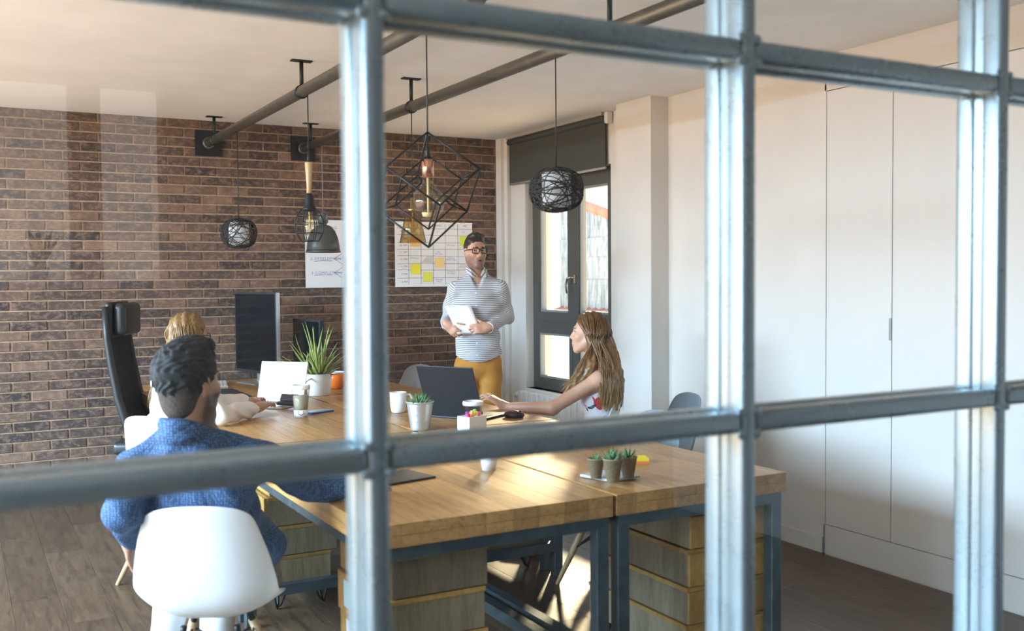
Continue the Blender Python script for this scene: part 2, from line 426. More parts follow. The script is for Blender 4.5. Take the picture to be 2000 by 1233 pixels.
# ------------------------------------------------------------------ built-in wardrobe on the right wall
CY0, CY1, CX = 1.40, 3.885, WX-0.022
cb = thing('built_in_wardrobe', 'white built-in wardrobe with tall flush doors along the right wall', 'wardrobe', (WX, CY0, 0))
MB().box((-0.012, 0, 0), (-0.001, CY1-CY0, H)).build('carcass', mat('wardrobe_gap', (0.10, 0.10, 0.10), 0.8), cb)
MB().box((-0.022, 0, 0), (-0.012, CY1-CY0, 0.160)).build('plinth', M_LAC, cb)
MB().box((-0.022, 0, 2.462), (-0.012, CY1-CY0, H)).build('top_panel', M_LAC, cb)
MB().box((-0.022, CY1-CY0-0.012, 0), (-0.0, CY1-CY0, H)).build('side_panel', M_LAC, cb)
ys = [3.871-0.43*i for i in range(6)]
for i in range(5):
    y1, y0 = ys[i]-0.0025-CY0, ys[i+1]+0.0025-CY0
    d = MB().box((-0.022, y0, 0.165), (-0.012, y1, 2.457)).build('door', M_LAC, cb)
    if i % 2 == 0:
        MB().box((-0.026, y0-0.001, 1.168), (-0.021, y0+0.014, 1.277), ch=0.001).build('handle', mat('handle_steel', (0.30, 0.33, 0.34), 0.4, 0.6), d)

# ------------------------------------------------------------------ window
M_FRAME = mat('window_frame_aluminium', (0.085, 0.081, 0.070), 0.5)
M_RUB = mat('window_bead', (0.24, 0.25, 0.24), 0.5)
wx = 4.13                                      # inner face of the frame
win = struct(empty('window_1', (wx, WY0, WZ0)))
wl, wh = WY1-WY0, WZ1-WZ0
tz = 0.52                                      # transom
def rect_frame(y0, z0, y1, z1, w, x0, x1):
    b = MB()
    b.box((x0, y0, z0), (x1, y0+w, z1)).box((x0, y1-w, z0), (x1, y1, z1)).box((x0, y0+w, z0), (x1, y1-w, z0+w)).box((x0, y0+w, z1-w), (x1, y1-w, z1)); return b
rect_frame(0, 0, wl, wh, 0.045, 0, 0.07).build('window_frame', M_FRAME, win)
MB().box((0.0, 0.045, tz-0.025), (0.07, wl-0.045, tz+0.025)).build('transom', M_FRAME, win)
mid = 6.49-WY0
for k, (a, b_) in enumerate(((0.045, mid), (mid, wl-0.045))):
    s = rect_frame(a, tz+0.025, b_, wh-0.045, 0.075, -0.015, 0.05).build('sash', M_FRAME, win)
    rect_frame(a+0.074, tz+0.099, b_-0.074, wh-0.119, 0.018, 0.0, 0.045).build('glazing_bead', M_RUB, s)
    MB().box((0.02, a+0.08, tz+0.1), (0.026, b_-0.08, wh-0.12)).build('pane', M_GLASS, s)
MB().box((0.0, mid-0.02, 0.045), (0.07, mid+0.03, tz-0.025)).build('mullion', M_FRAME, win)
for (a, b_) in ((0.045, mid-0.02), (mid+0.03, wl-0.045)):
    s = rect_frame(a, 0.045, b_, tz-0.025, 0.045, -0.004, 0.05).build('lower_frame', M_FRAME, win)
    rect_frame(a+0.044, 0.089, b_-0.044, tz-0.069, 0.018, 0.004, 0.045).build('glazing_bead', M_RUB, s)
    MB().box((0.02, a+0.05, 0.09), (0.026, b_-0.05, tz-0.07)).build('pane', M_GLASS, s)
hd = MB(); hz = 1.48-WZ0; hy = mid-0.035
hd.box((-0.03, hy-0.014, hz-0.035), (-0.013, hy+0.014, hz+0.035), ch=0.004)
hd.tube([(-0.03, hy, hz+0.01), (-0.06, hy+0.005, hz+0.012), (-0.066, hy+0.04, hz), (-0.066, hy+0.055, hz-0.05), (-0.064, hy+0.048, hz-0.11)], [0.009, 0.009, 0.009, 0.008, 0.006], 8)
hd.build('handle', mat('handle_bronze', (0.45, 0.42, 0.36), 0.3, 0.9), win)
MB().box((-0.10, -0.02, -0.03), (0.0, wl+0.02, 0.0)).build('window_sill', M_LAC, win)
# roller blind
bl = thing('roller_blind', 'dark grey roller blind pulled halfway over the window top', 'blind', (WX-0.03, 5.66, 0))
M_BLIND = mat('blind_fabric', (0.060, 0.062, 0.055), 0.9); N = NT(M_BLIND); N.bump(N.noise(N.coords('Object', (1, 60, 60)), 12, 2), 0.15, 0.001)
by0, by1 = 0.26, 1.66
MB().box((-0.002, by0, 2.265), (0.0, by1, H-0.06)).build('fabric', M_BLIND, bl)
MB().tube([(0.0, by0, 2.262), (0.0, by1, 2.262)], 0.009, 8).build('bottom_rail', mat('rail_grey', (0.35, 0.34, 0.32), 0.5), bl)
MB().tube([(0.0, by0-0.02, H-0.045), (0.0, by1+0.01, H-0.045)], 0.024, 12).build('roller', M_BLIND, bl)
MB().box((-0.035, by0, H-0.022), (0.03, by1, H-0.0005)).build('cover_strip', mat('strip_grey', (0.40, 0.36, 0.31), 0.6), bl)
MB().box((-0.03, by0-0.06, H-0.085), (0.025, by0-0.022, H-0.001), ch=0.012).build('bracket', M_LAC, bl)
cp = [(0.0-0.012, by1+0.015, H-0.06+0.0), (-0.015, by1+0.017, 2.0), (-0.02, by1+0.02, 1.62), (-0.02, by1+0.0, 1.585), (-0.02, by1-0.02, 1.62), (-0.012, by1-0.012, 2.1), (-0.01, by1-0.01, H-0.06)]
MB().tube(cp, 0.0022, 6).build('pull_cord', M_LAC, bl)
# radiator below the window
ra = thing('radiator', 'white column radiator under the window', 'radiator', (WX-0.06, 6.05, 0.10))
for k in range(13):
    MB().box((-0.045, k*0.08, 0.0), (0.045, k*0.08+0.074, 0.485), ch=0.012).build('radiator_fin', M_LAC, ra)
MB().tube([(0, 13*0.08, 0.44), (0, 13*0.08+0.05, 0.44)], 0.016, 10).build('valve_stem', M_CHROME, ra)
MB().lathe([(0.018, 0), (0.024, 0.006), (0.024, 0.05), (0.018, 0.056)], 14, M=Matrix.Translation((0, 13*0.08+0.045, 0.44)) @ Matrix.Rotation(-math.pi/2, 4, 'X')).build('valve_knob', M_LAC, ra)
MB().tube([(0, 13*0.08+0.03, 0.44), (0, 13*0.08+0.03, -0.10)], 0.009, 8).build('pipe', M_LAC, ra)

# ------------------------------------------------------------------ outside: neighbour's corrugated wall, coping, white house
M_CORR = mat('corrugated_sheet', (0.5, 0.6, 0.66), 0.6); N = NT(M_CORR)
st = N.noise(N.pos((3, 3, 0.35)), 9, 5, 0.65); N.base(N.ramp(st, [(0.36, (0.13, 0.175, 0.205)), (0.58, (0.31, 0.355, 0.38))]))
nb = thing('neighbour_wall', 'corrugated sheet clad gable wall of the house seen through the window', 'building', (0, 0, 0))
NX = 9.0                                       # plane x = 9, facing the window
def pz(px, py): d = AF+AR*(px-1000)/FPX-AU*(py-616.5)/FPX; return np.array([0, 0, CAMZ])+d*(NX/d[0])
a_, b_ = pz(1122, 398), pz(1215, 432)
zj = [pz(1160, 605)[2], pz(1160, 549)[2], pz(1160, 501)[2], pz(1160, 467)[2]]
ya, yb = b_[1]-0.8, pz(1092, 500)[1]
def roofz(y): return a_[2]+(b_[2]-a_[2])*(y-a_[1])/(b_[1]-a_[1])
zs = zj+[None]
for k in range(4):
    b = MB(); vs = []; fs = []; n = 0; y = ya; step = 0.022; i = 0
    while y < yb:
        dx = 0.012*math.sin(y*2*math.pi/0.09)+0.02*(k % 2)
        z0 = zj[k]; z1 = zj[k+1]+0.02 if k < 3 else max(roofz(y), zj[k]+0.02)
        vs += [(NX+dx, y, z0), (NX+dx, y, z1)]; y += step; i += 1
    fs = [(2*q, 2*q+2, 2*q+3, 2*q+1) for q in range(i-1)]
    b.add(vs, fs, True); o = b.build('sheet_course', M_CORR, nb)
M_TERRA = mat('terracotta', (0.40, 0.20, 0.14), 0.8)
n = 9
for k in range(n):
    y0 = ya+(yb-ya)*k/n; y1 = ya+(yb-ya)*(k+1)/n
    MB().tube([(NX+0.03, y0, roofz(y0)+0.02), (NX+0.03, y1+0.03, roofz(y1+0.03)+0.03)], [0.085, 0.075], 10).build('ridge_tile', M_TERRA, nb)
for k in range(n+4):
    y0 = ya+(yb-ya)*k/(n+4); MB().tube([(NX-0.30, y0+0.1, zj[0]-0.12), (NX+0.02, y0+0.1, zj[0]-0.02)], [0.075, 0.065], 10).build('eave_tile', M_TERRA, nb)
M_OUTW = paint('white_render', (0.88, 0.88, 0.86))
MB().box((NX-0.28, ya-1.5, -3.0), (NX-0.05, yb+1.5, zj[0]-0.20)).build('rendered_wall', M_OUTW, nb)
MB().box((NX-1.6, yb+0.02, -3.0), (NX+2.0, yb+2.6, 3.6)).build('side_wall', M_OUTW, nb)
fr = thing('distant_roof', 'pale grey roof with cables far behind the corrugated wall', 'building', (16, 18, 2.0))
MB().box((0, -7, -5), (6, 4, 1.3)).build('roof_slab', mat('grey_roof', (0.20, 0.24, 0.27), 0.8), fr)
for k in range(4): MB().tube([(-1.0, -7, 1.45+0.14*k), (-1.0, -1.5, 1.38+0.14*k), (-1.0, 4, 1.46+0.14*k)], 0.012, 6).build('cable', M_BLACKP, fr)

# ------------------------------------------------------------------ desks: thick board tops on square steel frames
ROWS = [(2.715, 4.335), (4.35, 5.97), (5.985, 7.30)]
COLS = [(1.03, 1.872, 'left'), (1.886, 2.635, 'right')]
ROWN = ['nearest the glass partition', 'in the middle of the bench', 'by the brick wall']
_bd = {}
def board(w, l):
    k = (round(w, 4), round(l, 3))
    if k not in _bd:
        b = MB(); b.box((0.0002, 0, 0.0355), (w-0.0002, l, 0.07), ch=0.0010); b.box((0.0002, 0.001, 0.0), (w-0.0002, l-0.001, 0.0350), ch=0.0008)
        me = b.mesh('board'); _bd[k] = me
    return _bd[k]
for ri, (y0, y1) in enumerate(ROWS):
    for ci, (x0, x1, side) in enumerate(COLS):
        d = thing('desk', f'{side} oak-topped desk with square steel frame, {ROWN[ri]}', 'desk', (x0, y0, 0), 0, 'bench of oak and steel desks')
        L = y1-y0; Wd = x1-x0; nb_ = 9; w = Wd/nb_
        for k in range(nb_): link('board', board(w, L), M_DESK, d, (k*w, 0, T-0.07))
        zb0, zb1 = T-0.07-0.043, T-0.0705; e = 0.045
        b = MB(); b.box((0.02, 0.02, zb0), (Wd-0.004, 0.02+e, zb1)).box((0.02, L-0.03-e, zb0), (Wd-0.004, L-0.03, zb1))
        b.box((0.02, 0.02+e, zb0), (0.02+e, L-0.03-e, zb1)).box((Wd-0.004-e, 0.02+e, zb0), (Wd-0.004, L-0.03-e, zb1)); b.build('top_frame', M_DSTEEL, d)
        for lx in (0.02, Wd-0.004-e):
            for ly in (0.02, L-0.03-e):
                MB().box((lx, ly, 0), (lx+e, ly+e, zb0), ch=0.002).build('leg', M_DSTEEL, d)
        MB().box((0.02+e, L-0.03-e, 0.125), (Wd-0.004-e, L-0.03, 0.17)).build('cross_rail', M_DSTEEL, d)
        xi = Wd-0.004-e if ci == 0 else 0.02
        MB().box((xi, 0.02+e, 0.155), (xi+e, L-0.03-e, 0.20)).build('long_rail', M_DSTEEL, d)
# drawer stacks on hairpin legs
def pedestal(label, x0, x1, y0, y1, face, seed, labels=(), near=False):
    r = random.Random(seed); pd = thing('drawer_stack', label, 'drawer unit', (x0, y0, 0), 0, 'box drawer stacks under the desks')
    w, l = x1-x0, y1-y0; hz = 0.135; zb = 0.12
    for k in range(4):
        o1 = r.uniform(-0.022, 0.022); z0 = zb+k*hz; z1 = z0+hz-0.004
        bx = MB().box((o1, 0, z0), (w+o1, l, z1-0.016), ch=0.0015).build('drawer', M_PED, pd)
        MB().box((o1-0.003, -0.003, z1-0.016), (w+o1+0.003, l+0.003, z1), ch=0.0015).build('edge_band', M_PEDEDGE, bx)
        fx = o1-0.018 if face < 0 else w+o1
        fb = MB().box((fx, 0.0, z0+0.002), (fx+0.018, l, z1-0.001), ch=0.0015).build('drawer_front', M_PEDEDGE, bx)
        if near: MB().box((o1, -0.012, z0+0.001), (w+o1, 0.0, z1-0.016), ch=0.0015).build('end_panel', M_PEDEDGE, bx)
        if k in dict(labels):
            c = dict(labels)[k]
            MB().box((fx-0.0012, 0.03, z0+0.022), (fx, l-0.06, z1-0.02)).build('label_card', mat('card_'+str(k), c, 0.7), bx)
    for hx, hy in ((0.05, 0.05), (w-0.05, 0.05), (0.05, l-0.05), (w-0.05, l-0.05)):
        sx = 0.02 if hx > w/2 else -0.02
        b = MB()
        for q in (-0.045, 0.0, 0.045):
            b.tube([(hx+(q if abs(q) > 0 else 0), hy+(0.04 if q == 0 else 0), zb+0.002), (hx+sx*0.6+q*0.25, hy+(0.01 if q == 0 else 0), 0.02), (hx+sx, hy, 0.006)], 0.0055, 8)
        b.sphere((hx+sx, hy, 0.0065), 0.0065, 8, 6)
        b.build('hairpin_leg', M_BLACKM, pd)
pedestal('grey oak drawer stack with pale blue and white cards on its drawer fronts', 1.125, 1.445, 2.80, 3.22, -1, 3, ((2, (0.55, 0.80, 0.86)), (1, (0.80, 0.83, 0.92))))
pedestal('drawer stack under the right-hand desk nearest the partition', 2.235, 2.60, 2.80, 3.42, 1, 5, (), True)
pedestal('drawer stack beyond the white chair of the man in blue', 1.21, 1.49, 4.42, 4.92, -1, 8)
pedestal('drawer stack beneath the desk with the black laptop', 2.14, 2.58, 4.42, 4.92, 1, 11)

# ------------------------------------------------------------------ moulded shell chairs
def shell_mesh():
    prof = [(0.235, 0.418, 0.185, 0.0, 0.0), (0.225, 0.440, 0.200, 0.004, 0.0), (0.17, 0.446, 0.218, 0.018, 0.0), (0.07, 0.444, 0.230, 0.045, 0.0), (-0.04, 0.446, 0.236, 0.070, 0.0), (-0.11, 0.462, 0.240, 0.085, 0.01),
            (-0.165, 0.500, 0.242, 0.075, 0.04), (-0.195, 0.550, 0.238, 0.05, 0.06), (-0.215, 0.640, 0.226, 0.02, 0.06), (-0.232, 0.730, 0.205, 0.0, 0.05), (-0.245, 0.800, 0.185, -0.008, 0.04), (-0.25, 0.834, 0.165, -0.016, 0.03), (-0.252, 0.846, 0.125, -0.014, 0.02)]
    n = 13; vs = []; fs = []
    for (y, z, w, lift, fwd) in prof:
        for k in range(n):
            t = -1+2*k/(n-1); a = abs(t)**2.6
            vs.append((w*math.copysign(abs(t)**0.92, t), y+fwd*a, z+lift*a))
    m_ = len(prof)
    for i in range(m_-1):
        for k in range(n-1): fs.append((i*n+k, i*n+k+1, (i+1)*n+k+1, (i+1)*n+k))
    b = MB(); b.add(vs, fs, True); return b.mesh('shell')
SHELL = shell_mesh()
def chair(label, x, y, rz, mt, group='moulded shell chairs around the desks'):
    c = thing('shell_chair', label, 'chair', (x, y, 0), rz, group)       # local +Y is the way it faces
    me = SHELL.copy(); o = link('shell', me, mt, c)
    s = o.modifiers.new('solid', 'SOLIDIFY'); s.thickness = 0.009; s.offset = 0
    s = o.modifiers.new('sub', 'SUBSURF'); s.levels = 2; s.render_levels = 2
    feet = [(-0.24, 0.22), (0.24, 0.22), (-0.22, -0.24), (0.22, -0.24)]; tops = [(-0.105, 0.10), (0.105, 0.10), (-0.10, -0.085), (0.10, -0.085)]
    for (fx, fy), (tx, ty) in zip(feet, tops):
        lg = MB().tube([(tx, ty, 0.385), (tx*0.5+fx*0.5, ty*0.5+fy*0.5, 0.19), (fx, fy, 0.0)], [0.0165, 0.0165, 0.010], 12).build('leg', M_BEECH, c)
        v = Vector((fx-tx, fy-ty, -0.385)).normalized(); p0 = Vector((tx, ty, 0.385))
        q = p0+v*0.045; side = Vector((fx, fy, 0)).normalized()
        MB().sphere(q-Vector((0, 1, 0))*0.0165*(1 if fy < 0 else -1), 0.006, 8, 6).build('bolt', M_CHROME, lg)
        MB().tube([p0+v*0.03, p0-v*0.03, (tx*0.9, ty*0.9, 0.425)], [0.013, 0.011, 0.012], 8).build('bracket', M_BLACKM, c)
    b = MB()
    def pt(i, t): return Vector((tops[i][0], tops[i][1], 0.37)).lerp(Vector((feet[i][0], feet[i][1], 0)), t)
    for i, j in ((0, 1), (2, 3), (0, 2), (1, 3)):
        b.tube([pt(i, 0.02), pt(j, 0.5)], 0.0042, 6).tube([pt(j, 0.02), pt(i, 0.5)], 0.0042, 6)
    b.build('wire_brace', M_BLACKM, c)
    return c
CH1 = chair('white shell chair on wooden legs that the man in blue sits on', 0.700, 3.230, math.radians(-25), M_WPLAST); CH1.scale = (0.90, 1.0, 0.985)
chair('white shell chair under the woman in the white blouse', 0.985, 5.20, math.radians(-52), M_WPLAST)
chair('white shell chair the woman in the flowered dress sits on', 2.985, 4.685, math.radians(52), M_WPLAST)
chair('grey-white shell chair at the far right side of the desks, behind the mug', 2.83, 6.92, math.radians(100), M_GPLAST)
M_SLSH = mat('slate_shell', (0.20, 0.25, 0.28), 0.35)
chair('slate grey shell chair standing near the right wall by the pilaster', 3.33, 4.46, math.radians(75), M_SLSH)
chair('slate grey shell chair tucked under the right desk nearest the partition', 2.74, 3.90, math.radians(88), M_SLSH)

# high-backed office chair by the brick wall
oc = thing('office_chair', 'tall black mesh office chair with padded leather headrest', 'chair', (1.11, 6.52, 0), math.radians(-113))
M_LEATH = mat('black_leather', (0.018, 0.022, 0.024), 0.35); M_MESH = mat('black_mesh', (0.008, 0.010, 0.013), 0.8)
def back(z): return [(-0.10, 0.50), (-0.15, 0.62), (-0.20, 0.80), (-0.235, 1.0), (-0.255, 1.15), (-0.262, 1.34)]
prof = back(0)
for s in (-1, 1):
    MB().tube([(s*0.235, y, z) for y, z in prof], [0.022, 0.024, 0.024, 0.022, 0.02, 0.018], 10).build('back_frame', M_BLACKP, oc)
b = MB(); vs = []; fs = []
for i, (y, z) in enumerate(prof[:-1]+[(-0.257, 1.2)]):
    for k in range(7): t = -1+k/3; vs.append((0.225*t, y-0.02*(1-t*t), z))
for i in range(len(prof)-1):
    for k in range(6): fs.append((i*7+k, i*7+k+1, (i+1)*7+k+1, (i+1)*7+k))
b.add(vs, fs, True); o = b.build('mesh_back', M_MESH, oc); s = o.modifiers.new('solid', 'SOLIDIFY'); s.thickness = 0.012
MB().box((-0.205, -0.275, 1.150), (0.205, -0.235, 1.365), ch=0.018).build('headrest_shell', M_BLACKP, oc)
MB().box((-0.185, -0.235, 1.160), (0.185, -0.160, 1.358), ch=0.030).build('headrest_pad', M_LEATH, oc)
MB().box((-0.25, -0.24, 0.45), (0.25, 0.25, 0.53), ch=0.03).build('seat', M_LEATH, oc)
MB().tube([(0, 0, 0.45), (0, 0, 0.10)], [0.03, 0.028], 12).build('column', M_BLACKM, oc)
for k in range(5):
    a = k*2*math.pi/5+0.3; MB().tube([(0, 0, 0.11), (0.30*math.cos(a), 0.30*math.sin(a), 0.075)], [0.028, 0.018], 8).build('base_leg', M_BLACKP, oc)
    MB().sphere((0.30*math.cos(a), 0.30*math.sin(a), 0.03), 0.03, 10, 8).build('caster', M_BLACKP, oc)
# ------------------------------------------------------------------ ceiling pipes and pendant lamps
PIPES = [(1.633, 'steel pipe rail under the ceiling ending at the left wall plate'), (2.338, 'steel pipe rail under the ceiling ending at the right wall plate')]
PZc, PR = 2.485, 0.031
for pi, (x, lab) in enumerate(PIPES):
    t = thing('ceiling_pipe', lab, 'pipe', (x, D, PZc), 0, 'ceiling pipe rails')
    MB().tube([(0, -0.035, 0), (0, -6.2, 0)], PR, 16).build('pipe', M_PIPE, t)
    MB().box((-0.093, -0.028, -0.093), (0.093, -0.018, 0.093)).build('wall_plate', M_BLACKM, t)
    MB().lathe([(PR+0.004, 0), (PR+0.012, 0.004), (PR+0.012, 0.02), (PR+0.002, 0.022)], 16, M=Matrix.Translation((0, -0.028, 0)) @ Matrix.Rotation(math.pi/2, 4, 'X')).build('flange', M_PIPE, t)
    for y in ((7.29, 5.24, 3.2) if pi == 0 else (7.30, 5.42, 3.4)):
        hb = MB().tube([(0, y-D, PR), (0, y-D, H-PZc-0.004)], 0.011, 8).build('hanger_rod', M_BLACKM, t)
        MB().box((-0.055, y-D-0.022, H-PZc-0.007), (0.055, y-D+0.022, H-PZc-0.0005)).build('ceiling_plate', M_BLACKM, hb)
        MB().tube([(0, y-D-0.012, 0), (0, y-D+0.012, 0)], PR+0.006, 16).build('clamp_ring', M_BLACKM, hb)
def lamp(label, x, y):
    return thing('pendant_lamp', label, 'lamp', (x, y, 0))
def cord(l, ztop, zbot, r=0.0032, m_=None):
    c = MB().tube([(0, 0, PZc-PR+0.002), (0, 0, zbot)], r, 6).build('cord', m_ or M_BLACKP, l); return c
M_WOVEN = mat('dark_woven_rattan', (0.022, 0.020, 0.019), 0.6); M_SHADE = mat('white_lamp_shade', (0.88, 0.90, 0.92), 0.7)
def woven(label, x, y, zt, zb, seed):
    l = lamp(label, x, y); R = 0.116; zc = (zt+zb)/2; hz = (zt-zb)/2-0.004
    cord(l, 0, zt-0.03)
    MB().lathe([(0.064, zc-hz*0.80), (0.064, zc+hz*0.72), (0.058, zc+hz*0.72), (0.058, zc-hz*0.80)], 24).build('inner_shade', M_SHADE, l)
    MB().lathe([(0.02, zc+hz*0.55), (0.02, zc+hz*0.98), (0.0, zc+hz*0.98)], 12).build('socket', M_BLACKP, l)
    r = random.Random(seed); b = MB()
    for k in range(40):
        nrm = Vector((r.gauss(0, 1), r.gauss(0, 1), r.gauss(0, 1.1))).normalized(); off = r.uniform(-0.55, 0.55)
        e1 = nrm.orthogonal().normalized(); e2 = nrm.cross(e1); rr = math.sqrt(1-off*off); pts = []
        for q in range(28):
            a = 2*math.pi*q/28; v = (nrm*off+(e1*math.cos(a)+e2*math.sin(a))*rr)
            s = 1+0.03*math.sin(3*a+k)
            den = (abs(v.x)**2.6+abs(v.y)**2.6+abs(v.z)**2.6)**(1/2.6); v = v/den*s*0.94
            pts.append((v.x*R, v.y*R, zc+v.z*hz))
        b.tube(pts, 0.0018+r.random()*0.0008, 4, closed=True)
    b.build('woven_globe', M_WOVEN, l)
woven('black woven globe pendant with white inner shade, hanging before the brick wall', 1.633, 6.64, 1.90, 1.693, 1)
woven('brown-black woven globe pendant hanging in front of the window', 2.338, 3.82, 1.985, 1.772, 2)
# cage lamp with wooden handle
l = lamp('cage pendant with a pale wooden handle and filament bulb', 1.633, 5.14)
cord(l, 0, 2.13); MB().tube([(0, 0, 2.155), (0, 0, 2.10)], [0.006, 0.011], 10).build('cord_grip', M_BLACKP, l)
MB().lathe([(0.0, 1.94), (0.0145, 1.94), (0.013, 1.965), (0.0165, 2.03), (0.021, 2.095), (0.019, 2.104), (0.0, 2.104)], 16).build('wooden_handle', M_BEECH, l)
MB().lathe([(0.0, 1.942), (0.014, 1.942), (0.024, 1.925), (0.024, 1.885), (0.030, 1.872), (0.036, 1.862), (0.036, 1.853), (0.02, 1.846), (0.0, 1.846)], 18).build('socket', M_BLACKM, l)
b = MB(); Rc = 0.078
def cage(t): return (Rc*math.sin(math.pi*(0.16+0.66*t))**0.8, 1.857-0.165*t)
for k in range(8):
    a = math.pi*k/4; b.tube([(cage(t/8)[0]*math.cos(a), cage(t/8)[0]*math.sin(a), cage(t/8)[1]) for t in range(9)], 0.0026, 6)
for t in (0.2, 0.45, 0.75, 1.0):
    rr, zz = cage(t); b.tube([(rr*math.cos(q*math.pi/12), rr*math.sin(q*math.pi/12), zz) for q in range(24)], 0.0022, 6, closed=True)
b.build('wire_cage', M_BLACKM, l)
MB().lathe([(0.012, 1.85), (0.014, 1.83), (0.028, 1.79), (0.033, 1.765), (0.028, 1.735), (0.012, 1.72), (0.0, 1.718)], 18).build('bulb', M_BULB, l)
MB().tube([(0, 0, 1.845), (0, 0, 1.76)], 0.005, 8).build('filament', mat('filament', (0.85, 0.65, 0.30), 0.4), l)
# grey dome lamp
l = lamp('grey metal dome pendant before the left poster', 2.338, 7.05)
cord(l, 0, 1.975, 0.0026, mat('grey_cord', (0.25, 0.26, 0.26), 0.6))
MB().lathe([(0.0, 1.972), (0.036, 1.972), (0.038, 1.965), (0.038, 1.90), (0.028, 1.895), (0.028, 1.885), (0.052, 1.878), (0.085, 1.845), (0.107, 1.79), (0.117, 1.735), (0.119, 1.705), (0.126, 1.69), (0.126, 1.686), (0.117, 1.70), (0.105, 1.785), (0.083, 1.84), (0.05, 1.873), (0.0, 1.876)], 36).build('dome_shade', mat('grey_enamel', (0.095, 0.11, 0.11), 0.32, 0.35), l)
MB().lathe([(0.120, 1.7055), (0.1235, 1.7035), (0.120, 1.7005)], 36).build('rim_band', M_BLACKM, l)
# amber glass shade lamp
l = lamp('amber glass bell pendant in front of the wall calendar', 2.338, 5.42)
cord(l, 0, 1.955)
MB().lathe([(0.0, 1.96), (0.013, 1.96), (0.014, 1.90), (0.030, 1.897), (0.030, 1.885), (0.0, 1.885)], 16).build('socket', mat('brass_socket', (0.55, 0.42, 0.20), 0.3, 0.9), l)
MB().lathe([(0.028, 1.888), (0.040, 1.875), (0.058, 1.80), (0.078, 1.70), (0.076, 1.70), (0.056, 1.80), (0.038, 1.873), (0.028, 1.884)], 32).build('glass_shade', M_AMBER, l)
MB().lathe([(0.012, 1.885), (0.015, 1.86), (0.03, 1.81), (0.03, 1.785), (0.0, 1.755)], 16).build('bulb', M_BULB, l)
MB().tube([(0, 0, 1.88), (0, 0, 1.79)], 0.004, 6).build('filament', mat('filament_gold', (0.9, 0.62, 0.2), 0.4), l)
# wire cube lamp with globe bulb
l = lamp('black wire cube-in-cube pendant with copper socket and clear globe bulb', 1.633, 3.63)
cord(l, 0, 1.99); zc = 1.8385; hh = 0.2245
def cubev(scale, zc_):
    h_ = hh*scale; R_ = h_*2/math.sqrt(3)*math.sqrt(2/3); a0 = -YAW
    up = [Vector((R_*math.cos(a0+math.radians(q)), R_*math.sin(a0+math.radians(q)), zc_+h_/3)) for q in (106.5, -13.5, 226.5)]
    dn = [Vector((R_*math.cos(a0+math.radians(q)), R_*math.sin(a0+math.radians(q)), zc_-h_/3)) for q in (46.5, -73.5, 166.5)]
    return [Vector((0, 0, zc_+h_))]+up+dn+[Vector((0, 0, zc_-h_))]
ED = [(0, 1), (0, 2), (0, 3), (7, 4), (7, 5), (7, 6), (1, 4), (1, 6), (2, 4), (2, 5), (3, 5), (3, 6)]
ov = cubev(1.0, zc); iv = cubev(0.64, zc-0.010)
b = MB(); [b.tube([ov[i], ov[j]], 0.0042, 6) for i, j in ED]; b.build('outer_cube', M_BLACKM, l)
b = MB(); [b.tube([iv[i], iv[j]], 0.0034, 6) for i, j in ED]; [b.tube([iv[i], ov[i]], 0.003, 6) for i in range(8) if i not in (0, 7)]; b.build('inner_cube', M_BLACKM, l)
MB().tube([(0, 0, 2.02), (0, 0, 1.955)], [0.004, 0.013], 10).build('cord_grip', M_BLACKP, l)
MB().lathe([(0.0, 1.957), (0.024, 1.957), (0.024, 1.888), (0.0, 1.888)], 20).build('copper_socket', mat('copper', (0.80, 0.42, 0.28), 0.25, 0.95), l)
MB().lathe([(0.021, 1.889), (0.021, 1.868), (0.030, 1.85), (0.056, 1.825), (0.064, 1.795), (0.058, 1.758), (0.038, 1.734), (0.012, 1.727), (0.0, 1.7265)], 28).build('globe_bulb', M_BULB, l)
MB().tube([(0, 0, 1.885), (0, 0, 1.752)], [0.006, 0.004], 8).lathe([(0.0, 1.752), (0.026, 1.75), (0.022, 1.735), (0.0, 1.731)], 16).build('filament_stem', mat('stem', (0.80, 0.72, 0.52), 0.4), l)
# ------------------------------------------------------------------ posters and notes on the brick wall
M_INK = mat('black_ink', (0.05, 0.045, 0.045), 0.8); M_BLUE = mat('blue_ink', (0.13, 0.25, 0.60), 0.8)
YP = D-0.0225
def text(s, x, z, size, mt, parent, rot=0.0, name='lettering', align='LEFT'):
    cu = bpy.data.curves.new('lettering', 'FONT'); cu.body = s; cu.size = size; cu.align_x = align; cu.extrude = 0.0002; cu.space_character = 1.2; cu.shear = 0.12; cu.offset = -0.0001
    o = bpy.data.objects.new(name, cu); COL.objects.link(o)
    o.rotation_euler = (math.pi/2, rot, 0); o.location = (x, -0.0016, z); cu.materials.append(mt)
    dg = bpy.context.evaluated_depsgraph_get(); me = bpy.data.meshes.new_from_object(o.evaluated_get(dg))
    n = link(name, me, mt, parent); n.rotation_euler = o.rotation_euler; n.location = o.location
    bpy.data.objects.remove(o); return n
def pp(px, py): q = aty(px, py, YP); return q
c0, c1 = pp(770.5, 432.5), pp(772, 561); PXL = c0[0]; PZT = c0[2]; PZB = c1[2]; PWd = pp(922, 436)[0]-PXL
cal = thing('wall_calendar', 'hand-drawn weekly timetable poster on the brick wall behind the standing man', 'poster', (PXL, YP, PZB))
MB().box((0, -0.001, 0), (PWd, 0.0, PZT-PZB)).build('sheet', M_PAPER, cal)
def cx(v): return pp(560+v/5, 500)[0]-PXL
def cz(v): return PZT-PZB-(v-170)/ (805-170)*(PZT-PZB)
b = MB(); lr = random.Random(1)
colx = [cx(v) for v in (1188, 1312, 1430, 1548, 1672)]; rowz = [cz(v) for v in (235, 298, 372, 437, 503, 575, 642, 717)]
